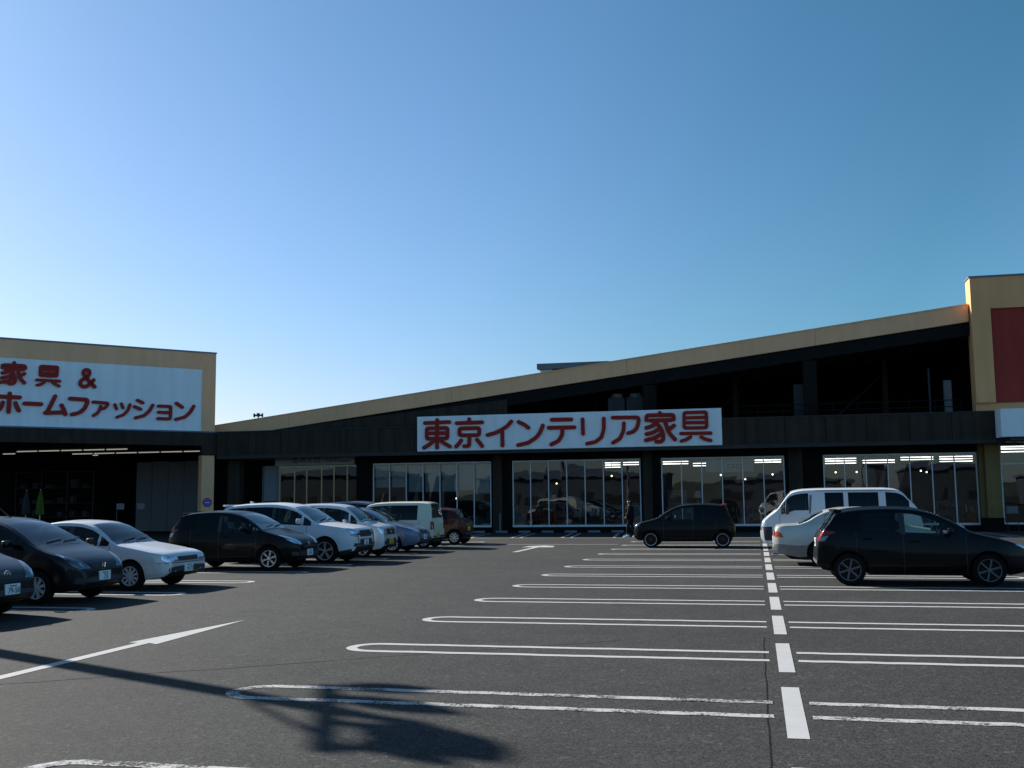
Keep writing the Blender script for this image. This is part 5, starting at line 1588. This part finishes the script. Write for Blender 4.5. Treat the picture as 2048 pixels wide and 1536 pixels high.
def suv(pt, wheel, **k):
    s = dict(L=4.595, W=1.795, R=.35, axles=(.93, 3.57), paint=pt, wheel=WH[wheel], tyre_w=.22, gap=.06,
        top=[(0, .60), (.025, .83), (.09, .93), (.35, 1.01), (.9, 1.085), (1.2, 1.13), (1.55, 1.34), (1.95, 1.565), (2.3, 1.655), (2.8, 1.695), (3.5, 1.68), (4.05, 1.63), (4.2, 1.59), (4.42, 1.16), (4.52, 1.02), (4.58, .85), (4.595, .6)],
        belt=[(0, .95), (1.2, 1.03), (1.8, 1.06), (3.6, 1.14), (4.6, 1.2)], bot=[(0, .5), (.08, .34), (.5, .24), (3.9, .25), (4.5, .38), (4.595, .5)],
        wind=(1.24, 2.0), rear=(4.2, 4.44), side=[(1.38, 1.62, 'c'), (1.70, 2.55, 'c'), (2.65, 3.5, 'p'), (3.6, 4.06, 'p')], seams=[1.5, 2.6, 3.62], blackpillar=[2.6, 3.55], tumble=.24, ftaper=(.26, .5), rtaper=(.12, .4),
        patches=[('headlight', 'front', 'reflector', [(.46, .80), (.62, .79), (.78, .84), (.825, .92), (.80, .965), (.62, .93), (.46, .90)], True),
                 ('headlight_bezel', 'front', 'blackplastic', [(.44, .77), (.64, .765), (.80, .82), (.60, .795), (.46, .80)], True),
                 ('grille', 'front', 'blackplastic', [(-.40, .72), (.40, .72), (.44, .80), (.40, .90), (-.40, .90), (-.44, .80)], False),
                 ('lower_grille', 'front', 'blackplastic', [(-.55, .40), (.55, .40), (.42, .66), (-.42, .66)], False),
                 ('fog_lamp', 'front', 'blackplastic', [(.58, .44), (.74, .47), (.72, .56), (.60, .54)], True),
                 ('bumper_garnish', 'front', 'blackplastic', [(.55, .56), (.575, .55), (.60, .72), (.78, .76), (.78, .775), (.585, .735)], True),
                 ('tail_light', 'rear', 'tail', [(.60, .95), (.80, .95), (.80, 1.15), (.62, 1.12)], True)],
        plates=[('front', .56, 'plate', None, 0), ('rear', .8, 'plate', None, 0)], fin=3.7, spoiler=(4.02, .28, 1.625), seats=[2.35, 3.25], mirror_size=(.2, .15), clad=(.38, MT['blackplastic']))
    s.update(k); return s

def keiwagon(pt, wheel, **k):
    s = dict(L=3.395, W=1.475, R=.27, axles=(.66, 3.06), paint=pt, wheel=WH[wheel], tyre_w=.15,
        top=[(0, .55), (.02, .82), (.07, .92), (.35, 1.0), (.62, 1.06), (.74, 1.10), (1.0, 1.34), (1.27, 1.53), (1.6, 1.615), (2.1, 1.645), (2.8, 1.63), (3.1, 1.58), (3.18, 1.53), (3.29, 1.08), (3.35, .95), (3.385, .8), (3.395, .55)],
        belt=[(0, .9), (.8, .98), (1.3, 1.0), (3.4, 1.05)],
        wind=(.76, 1.30), rear=(3.17, 3.29), side=[(.86, 1.08, 'c'), (1.14, 1.92, 'c'), (2.02, 2.74, 'p'), (2.82, 3.05, 'p')], seams=[1.0, 1.97, 2.8], blackpillar=[1.97, 2.78], tumble=.18, ftaper=(.16, .35), rtaper=(.08, .3),
        patches=[('headlight', 'front', 'reflector', [(.40, .66), (.62, .68), (.675, .74), (.685, .90), (.64, .915), (.44, .86), (.41, .78)], True),
                 ('grille', 'front', 'blackplastic', [(-.36, .68), (.36, .68), (.36, .85), (-.36, .85)], False),
                 ('grille_bar', 'front', 'chrome', [(-.36, .86), (.36, .86), (.36, .88), (-.36, .88)], False),
                 ('lower_grille', 'front', 'blackplastic', [(-.45, .36), (.45, .36), (.45, .56), (-.45, .56)], False),
                 ('tail_light', 'rear', 'tail', [(.60, .75), (.685, .75), (.685, 1.10), (.60, 1.10)], True)],
        plates=[('front', .48, 'plateyellow', None, 0), ('rear', .55, 'plateyellow', None, 0)], badge=('front', .77, .045, 'ring'), seats=[1.9, 2.7])
    s.update(k); return s

def compact(pt, wheel, **k):      # rounded blue saloon
    s = dict(L=4.3, W=1.69, R=.29, axles=(.88, 3.45), paint=pt, wheel=WH[wheel],
        top=[(0, .50), (.03, .64), (.14, .75), (.5, .87), (.95, .97), (1.1, 1.01), (1.5, 1.235), (1.95, 1.43), (2.3, 1.485), (2.7, 1.49), (3.1, 1.44), (3.4, 1.30), (3.75, 1.09), (4.0, 1.06), (4.2, 1.0), (4.27, .8), (4.3, .52)],
        belt=[(0, .8), (1.1, .93), (3.4, 1.0), (4.3, 1.04)], wind=(1.14, 1.92), rear=(3.28, 3.70), side=[(1.28, 1.52, 'c'), (1.60, 2.40, 'c'), (2.5, 3.2, 'c')], seams=[1.4, 2.45, 3.3], blackpillar=[2.45], ftaper=(.30, .6),
        patches=[('headlight', 'front', 'reflector', [(.36, .66), (.55, .64), (.70, .69), (.755, .78), (.73, .83), (.58, .80), (.42, .74)], True),
                 ('grille', 'front', 'blackplastic', [(-.34, .64), (.34, .64), (.37, .72), (-.37, .72)], False),
                 ('lower_grille', 'front', 'blackplastic', [(-.48, .30), (.48, .30), (.48, .42), (-.48, .42)], False),
                 ('tail_light', 'rear', 'tail', [(.48, .75), (.74, .77), (.74, .97), (.5, .95)], True)],
        plates=[('front', .50, 'plate', None, 0), ('rear', .6, 'plate', None, 0)], badge=('front', .68, .05, 'ring'), seats=[2.2, 3.05])
    s.update(k); return s

def boxwagon(pt, wheel, **k):     # tall cream kei box, seen from behind
    s = dict(L=3.395, W=1.475, R=.265, axles=(.62, 3.04), paint=pt, wheel=WH[wheel], tyre_w=.15,
        top=[(0, .55), (.02, .85), (.07, .95), (.3, 1.02), (.45, 1.07), (.7, 1.38), (.92, 1.57), (1.25, 1.64), (1.9, 1.665), (2.8, 1.66), (3.15, 1.63), (3.25, 1.58), (3.34, 1.05), (3.37, .95), (3.388, .8), (3.395, .5)],
        belt=[(0, .92), (.6, 1.0), (3.4, 1.0)], wind=(.47, .95), rear=(3.24, 3.335), side=[(.58, .86, 'c'), (.92, 1.75, 'c'), (1.80, 2.80, 'p')], seams=[.9, 1.77, 2.85], blackpillar=[1.77], tumble=.13, ftaper=(.14, .3), rtaper=(.06, .22),
        patches=[('headlight', 'front', 'reflector', [(.46, .68), (.68, .68), (.68, .86), (.46, .84)], True),
                 ('tail_light', 'rear', 'tail', [(.575, .66), (.69, .66), (.69, .95), (.575, .95)], True),
                 ('tail_light', 'left', 'tail', [(-1.697, .66), (-1.60, .66), (-1.60, .95), (-1.68, .95)], False),
                 ('tail_light', 'right', 'tail', [(-1.697, .66), (-1.60, .66), (-1.60, .95), (-1.68, .95)], False)],
        plates=[('rear', .47, 'plateyellow', None, .12)], antenna=(1.2, .3, .4), seats=[1.7, 2.5])
    s.update(k); return s

def keihatch(pt, wheel, **k):     # low kei hatchback (red, tail out; and the black sports one)
    s = dict(L=3.395, W=1.475, R=.27, axles=(.58, 3.0), paint=pt, wheel=WH[wheel], tyre_w=.16,
        top=[(0, .55), (.02, .72), (.08, .82), (.35, .90), (.62, .97), (.75, 1.01), (1.15, 1.27), (1.5, 1.43), (1.85, 1.485), (2.3, 1.50), (2.8, 1.475), (3.02, 1.44), (3.1, 1.40), (3.26, 1.02), (3.34, .9), (3.385, .75), (3.395, .5)],
        belt=[(0, .82), (.8, .92), (3.0, .96), (3.4, 1.0)], wind=(.79, 1.46), rear=(3.09, 3.25), side=[(.92, 1.14, 'c'), (1.2, 1.95, 'c'), (2.05, 2.72, 'p')], seams=[1.02, 2.0, 2.78], blackpillar=[2.0], tumble=.22, ftaper=(.2, .4), rtaper=(.09, .3),
        patches=[('headlight', 'front', 'reflectordark', [(.42, .66), (.62, .67), (.68, .74), (.685, .84), (.62, .84), (.45, .78)], True),
                 ('grille', 'front', 'blackplastic', [(-.38, .66), (.38, .66), (.38, .72), (-.38, .72)], False),
                 ('lower_grille', 'front', 'blackplastic', [(-.45, .33), (.45, .33), (.42, .45), (-.42, .45)], False),
                 ('tail_light', 'rear', 'tail', [(.58, .66), (.68, .66), (.68, .92), (.58, .92)], True)],
        plates=[('front', .45, 'plateyellow', None, 0), ('rear', .6, 'plateyellow', None, 0)], seats=[1.95, 2.7])
    s.update(k); return s

def cabvan(pt, wheel, **k):       # cab-over van, sloping nose and tail
    s = dict(L=4.6, W=1.69, R=.30, axles=(.92, 3.5), paint=pt, wheel=WH[wheel], gap=.05,
        top=[(0, .66), (.02, .92), (.06, 1.03), (.18, 1.14), (.34, 1.26), (.47, 1.36), (.70, 1.64), (.87, 1.82), (1.02, 1.88), (1.3, 1.92), (2.0, 1.935), (3.5, 1.93), (3.85, 1.905), (4.02, 1.85), (4.2, 1.66), (4.45, 1.36), (4.53, 1.1), (4.58, .85), (4.6, .55)],
        bot=[(0, .55), (.08, .42), (.5, .36), (4.0, .36), (4.5, .42), (4.6, .5)],
        belt=[(0, 1.0), (.47, 1.20), (.62, 1.22), (1.0, 1.32), (4.6, 1.33)], wind=(.49, .89), rear=(4.06, 4.46), side=[(.60, .74, 'c'), (.76, 1.40, 'c'), (1.87, 2.40, 'p'), (2.53, 3.38, 'p'), (3.58, 4.22, 'p')], seams=[.55, 1.44, 2.46], tumble=.13, ftaper=(.16, .4), rtaper=(.05, .25),
        patches=[('headlight', 'front', 'reflector', [(.50, .90), (.74, .91), (.775, .96), (.765, 1.06), (.70, 1.075), (.52, 1.07)], True),
                 ('front_bumper', 'front', 'greypanel', [(-.80, .56), (.80, .56), (.81, .88), (-.81, .88)], False),
                 ('front_bumper', 'left', 'blackplastic', [(1.98, .50), (2.20, .50), (2.24, .88), (1.98, .88)], False),
                 ('front_bumper', 'right', 'blackplastic', [(1.98, .50), (2.20, .50), (2.24, .88), (1.98, .88)], False),
                 ('air_intake', 'left', 'greypanel', [(.84, 1.30), (.80, 1.74), (.86, 1.74), (.90, 1.22)], False),
                 ('air_intake', 'right', 'greypanel', [(.84, 1.30), (.80, 1.74), (.86, 1.74), (.90, 1.22)], False),
                 ('gutter', 'left', 'blackplastic', [(-1.7, 1.825), (.70, 1.845), (.70, 1.858), (-1.7, 1.838)], False),
                 ('gutter', 'right', 'blackplastic', [(-1.7, 1.825), (.70, 1.845), (.70, 1.858), (-1.7, 1.838)], False),
                 ('tail_light', 'rear', 'tail', [(.66, .8), (.78, .8), (.78, 1.2), (.66, 1.2)], True)],
        plates=[('front', .66, 'plate', None, 0)], seats=[1.3], seatmat='seatpale', mirror_at=(.72, 1.24), mirror_size=(.16, .26), mirror_mat=MT['blackplastic'], dash=-.05, handle_dz=-.1)
    s = scaled(s, 0.93)          # overall length as seen in the photograph
    s.update(k); return s

def saloon(pt, wheel, **k):       # champagne two-tone saloon, tail to the left
    s = dict(L=4.6, W=1.72, R=.31, axles=(.9, 3.45), paint=pt, wheel=WH[wheel],
        top=[(0, .52), (.03, .66), (.12, .74), (.6, .86), (1.15, .95), (1.35, .99), (1.75, 1.22), (2.15, 1.39), (2.5, 1.44), (2.9, 1.435), (3.25, 1.38), (3.5, 1.28), (3.78, 1.12), (4.0, 1.035), (4.3, 1.02), (4.5, .985), (4.55, .88), (4.585, .74), (4.6, .5)],
        belt=[(0, .8), (1.3, .92), (3.6, .98), (4.6, 1.0)], wind=(1.38, 2.1), rear=(3.36, 3.96), side=[(1.55, 1.78, 'c'), (1.85, 2.6, 'c'), (2.7, 3.36, 'c')], seams=[1.6, 2.65, 3.45], tumble=.34, ftaper=(.24, .5), rtaper=(.17, .35), drop=.07,
        patches=[('headlight', 'front', 'reflector', [(.46, .60), (.74, .62), (.76, .72), (.48, .70)], True),
                 ('tail_light', 'rear', 'tail', [(.40, .70), (.68, .70), (.745, .74), (.735, .86), (.62, .88), (.42, .86)], True),
                 ('tail_light', 'left', 'amber', [(-2.27, .72), (-2.05, .70), (-2.10, .80), (-2.20, .86), (-2.27, .86)], False),
                 ('tail_light', 'right', 'amber', [(-2.27, .72), (-2.05, .70), (-2.10, .80), (-2.20, .86), (-2.27, .86)], False)],
        plates=[('rear', .62, 'plate', None, 0)], exhaust=-.55, seats=[2.5, 3.3], clad=(.545, plain("lower_taupe_paint", (0.20, 0.19, 0.185), .35, metal=.3, coat=.6)))
    s.update(k); return s

BLK = paint("black_paint", (0.0012, 0.0012, 0.0015), dust=.006, gloss=.32)
BLK2 = paint("black_blue_paint", (0.0015, 0.0016, 0.0026), dust=.008, gloss=.5)
BLK3 = paint("black_brown_paint", (0.0022, 0.0017, 0.0017), dust=.006, gloss=.28)
MAT_BLK = paint("matt_black_paint", (0.003, 0.003, 0.0034), rough=.5, dust=.008, gloss=.3)
SILV = paint("silver_paint", (0.60, 0.60, 0.59), metal=.25, rough=.38, dust=.16)
WHT = paint("white_paint", (0.62, 0.63, 0.645), dust=.06)
KSIL = paint("pale_silver_paint", (0.56, 0.58, 0.60), metal=.3, rough=.35, dust=.08)
BLUE = paint("slate_blue_paint", (0.080, 0.118, 0.195), metal=.3, rough=.35, dust=.08)
CREAM = paint("cream_paint", (0.62, 0.61, 0.47), dust=.08)
MAROON = paint("maroon_paint", (0.030, 0.003, 0.004), metal=.0, dust=.02, gloss=.5)
DKBLUE = paint("dusky_blue_paint", (0.12, 0.16, 0.21), metal=.3, rough=.35, dust=.1)
VWHT = paint("van_white_paint", (0.66, 0.68, 0.69), dust=.10)
CHAMP = paint("champagne_paint", (0.55, 0.53, 0.47), metal=.35, rough=.36, dust=.12)

def east(spec, nose_x, y): return (nose_x - spec['L'] / 2, y, 0)
G1 = "cars parked along the left row"
G2 = "vehicles parked in the right rows"
def park(name, spec, nose_x, y, label, cat="car", group=G1, west=False):
    if west: return Car(name, spec, (nose_x + spec['L'] / 2, y, 0), math.pi, label, cat, group)
    return Car(name, spec, (nose_x - spec['L'] / 2, y, 0), 0, label, cat, group)

park("parked_car", fit(BLK2, 'cover', plates=[('front', .45, 'plate', "79-58", .06)], badge=('front', .68, .065, 'slash'), antenna=None), -11.12, 13.95, "black car at the left edge of the picture, only its nose in view")
park("parked_car", fit(BLK2, 'cover', sideglass='privacy'), -11.42, 16.78, "black small hatchback with smoked headlights and short licence number, left of the silver saloon")
park("parked_car", scaled(sedan(SILV, 'cover10'), .95), -11.40, 19.6, "weathered silver saloon with black door mirrors in the left row")
park("parked_car", scaled(vitz(BLK3, 'split5'), .925), -11.22, 25.2, "black hatchback with bright multi-spoke wheels parked in front of the white off-roader")
park("parked_car", scaled(suv(WHT, 'five'), .95), -10.78, 28.05, "large white sport utility car with black grille and roof spoiler")
park("parked_car", keiwagon(KSIL, 'plain5'), -11.0, 30.75, "tall pale silver kei wagon with black grille and yellow number plate")
park("parked_car", compact(BLUE, 'cover10'), -10.82, 33.6, "slate blue saloon between the silver kei wagon and the cream box wagon")
park("parked_car", boxwagon(CREAM, 'cover'), -14.6, 36.4, "boxy cream kei wagon with its tail to the aisle and red tail lamps", west=True)
park("parked_car", keihatch(MAROON, 'cover', top=[(0, .55), (.02, .72), (.08, .80), (.35, .87), (.62, .93), (.75, .97), (1.15, 1.2), (1.5, 1.34), (1.85, 1.39), (2.3, 1.40), (2.7, 1.38), (2.85, 1.35), (2.95, 1.31), (3.26, .98), (3.34, .86), (3.385, .7), (3.395, .5)], rear=(2.93, 3.24)), -14.3, 39.4, "small maroon hatchback with its tail to the aisle, last in the left row", west=True)
park("parked_car", suv(DKBLUE, 'five', fin=None, spoiler=(4.1, .15, 1.625)), -13.9, 42.6, "dusky blue estate car whose roof shows behind the cream box wagon")
park("parked_car", vitz(BLK, 'six', side=[(1.13, 1.33, 'c'), (1.40, 2.26, 'c'), (2.36, 3.06, 'p')], seatmat='seat'), 5.02, 22.15, "black hatchback with six-spoke grey wheels parked nose to the right, closest on the right", group=G2)
park("parked_car", saloon(CHAMP, 'six'), 4.98, 27.9, "champagne and taupe two-tone saloon behind the black hatchback on the right", group=G2)
park("parked_van", cabvan(VWHT, 'cover'), 0.10, 30.85, "white cab-over van with dark side windows, facing left behind the champagne saloon", "van", G2, west=True)
park("parked_car", keihatch(MAT_BLK, 'ring', R=.275, spoiler=(2.98, .16, 1.455), spoiler_mat=plain("red_trim", (0.30, 0.02, 0.03), .4), sideglass='carglass'), -4.15, 36.95, "black kei hatchback with silver-rimmed black wheels facing left in the middle rows", group=G2, west=True)

# ------------------------------------------------------------------ the pedestrian
def skin_mesh(name, verts, edges, radii, mat, parent, sub=2, root=0):
    me = bpy.data.meshes.new(name)
    me.from_pydata(verts, edges, [])
    o = bpy.data.objects.new(name, me); C.objects.link(o)
    md = o.modifiers.new("skin", 'SKIN'); md.use_smooth_shade = True
    for i, r in enumerate(radii):
        sv = me.skin_vertices[0].data[i]
        sv.radius = r if isinstance(r, tuple) else (r, r)
        sv.use_root = (i == root)
    o.modifiers.new("sub", 'SUBSURF').levels = sub
    o.modifiers["sub"].render_levels = sub
    dg = bpy.context.evaluated_depsgraph_get()
    m2 = bpy.data.meshes.new_from_object(o.evaluated_get(dg))
    bpy.data.objects.remove(o)
    m2.materials.clear(); m2.materials.append(mat)
    for p in m2.polygons: p.use_smooth = True
    o = bpy.data.objects.new(name, m2); C.objects.link(o); o.parent = parent
    return o

# local frame: +x is the walking direction, +y her left
ped = empty("person", (-5.32, 45.3, 0), math.pi, "person in a dark quilted coat and white trainers walking left past the shop windows", "person")
skin = plain("skin", (0.30, 0.18, 0.13), .6)
trouser = plain("black_trousers", (0.010, 0.010, 0.012), .9, spec=.1)
coatm = plain("quilted_coat", (0.010, 0.010, 0.012), .8, var=.4, scale=26, bump=.4, spec=.12)
V = [(0, 0, .83), (0, 0, 1.0), (.01, 0, 1.18), (.02, 0, 1.30), (.03, 0, 1.37), (.05, 0, 1.43), (.06, 0, 1.52),
     (0, .085, .79), (.10, .09, .46), (.13, .085, .09), (0, -.085, .79), (-.06, -.09, .46), (-.24, -.085, .13),
     (.01, .16, 1.29), (.03, .21, 1.05), (.16, .19, .86), (.01, -.16, 1.29), (-.04, -.21, 1.05), (.10, -.2, .87), (.23, .19, .82), (.17, -.2, .82),
     (.085, 0, 1.47)]
Ed = [(0, 1), (1, 2), (2, 3), (3, 4), (4, 5), (5, 6), (0, 7), (7, 8), (8, 9), (0, 10), (10, 11), (11, 12), (3, 13), (13, 14), (14, 15), (3, 16), (16, 17), (17, 18), (15, 19), (18, 20), (5, 21)]
rad = [(.12, .15), (.11, .14), (.12, .16), (.10, .14), .05, (.085, .075), (.085, .075), .085, .06, .04, .085, .06, .04, .055, .045, .033, .055, .045, .033, (.035, .02), (.035, .02), .05]
body = skin_mesh("body", V, Ed, rad, skin, ped)
# trousers, coat, hair, shoes as clothing on the body
k = .016
skin_mesh("trousers", [(0, 0, .86), (0, .085, .79), (.10, .09, .46), (.13, .085, .13), (0, -.085, .79), (-.06, -.09, .46), (-.23, -.085, .17)], [(0, 1), (1, 2), (2, 3), (0, 4), (4, 5), (5, 6)], [(.13, .16), .10, .075, .058, .10, .075, .058], trouser, ped)
skin_mesh("coat", [(0, 0, .72), (0, 0, .88), (0, 0, 1.02), (.01, 0, 1.18), (.02, 0, 1.30), (.03, 0, 1.37), (.01, .17, 1.29), (.03, .22, 1.05), (.15, .195, .885), (.01, -.17, 1.29), (-.04, -.22, 1.05), (.09, -.205, .89)],
    [(0, 1), (1, 2), (2, 3), (3, 4), (4, 5), (4, 6), (6, 7), (7, 8), (4, 9), (9, 10), (10, 11)], [(.19, .22), (.185, .22), (.175, .21), (.175, .21), (.145, .19), .10, .10, .088, .07, .10, .088, .07], coatm, ped, root=2)
skin_mesh("hair", [(.03, 0, 1.44), (.035, 0, 1.53), (.02, 0, 1.57), (-.03, 0, 1.46), (-.05, 0, 1.36)], [(0, 1), (1, 2), (0, 3), (3, 4)], [(.08, .092), (.098, .095), (.07, .07), .075, .05], plain("black_hair", (0.010, 0.009, 0.009), .4), ped)
for x, y, z, a in ((.13, .085, 0, 0), (-.24, -.085, .04, 20)):
    bm = bmesh.new(); t = bmesh.new(); rbox(t, -.08, .17, -.045, .045, 0, .07, .03); rbox(t, -.08, .05, -.04, .04, .05, .12, .025)
    join(bm, t, 0, Matrix.Translation((x, y, z)) @ Matrix.Rotation(R(a), 4, 'Y'))
    mesh_obj("shoe", bm, plain("white_trainer", (0.72, 0.72, 0.72), .6), ped, 50)
fc = bmesh.new()
for y in (-.03, .03): bmesh.ops.create_icosphere(fc, subdivisions=1, radius=.011, matrix=Matrix.Translation((.148, y, 1.485)))
mesh_obj("eyes", fc, MT['blackplastic'], ped, 60)
bag = empty("backpack", (-5.32 + .25, 45.3, .9), math.pi, "dark backpack worn by the walking person", "backpack")
bm = bmesh.new(); rbox(bm, -.12, .10, -.17, .17, .0, .45, .06, 3); mesh_obj("bag", bm, MT['cabin'], bag, 50)
bm = bmesh.new(); rbox(bm, -.165, -.115, -.12, .12, .04, .24, .02, 2); mesh_obj("pocket", bm, MT['cabin'], bag, 50)
for s_ in (-1, 1):
    bm = bmesh.new(); cyl(bm, (.08, s_ * .1, .44), (.24, s_ * .1, .47), .018, seg=8); mesh_obj("strap", bm, MT['blackplastic'], bag, 50)
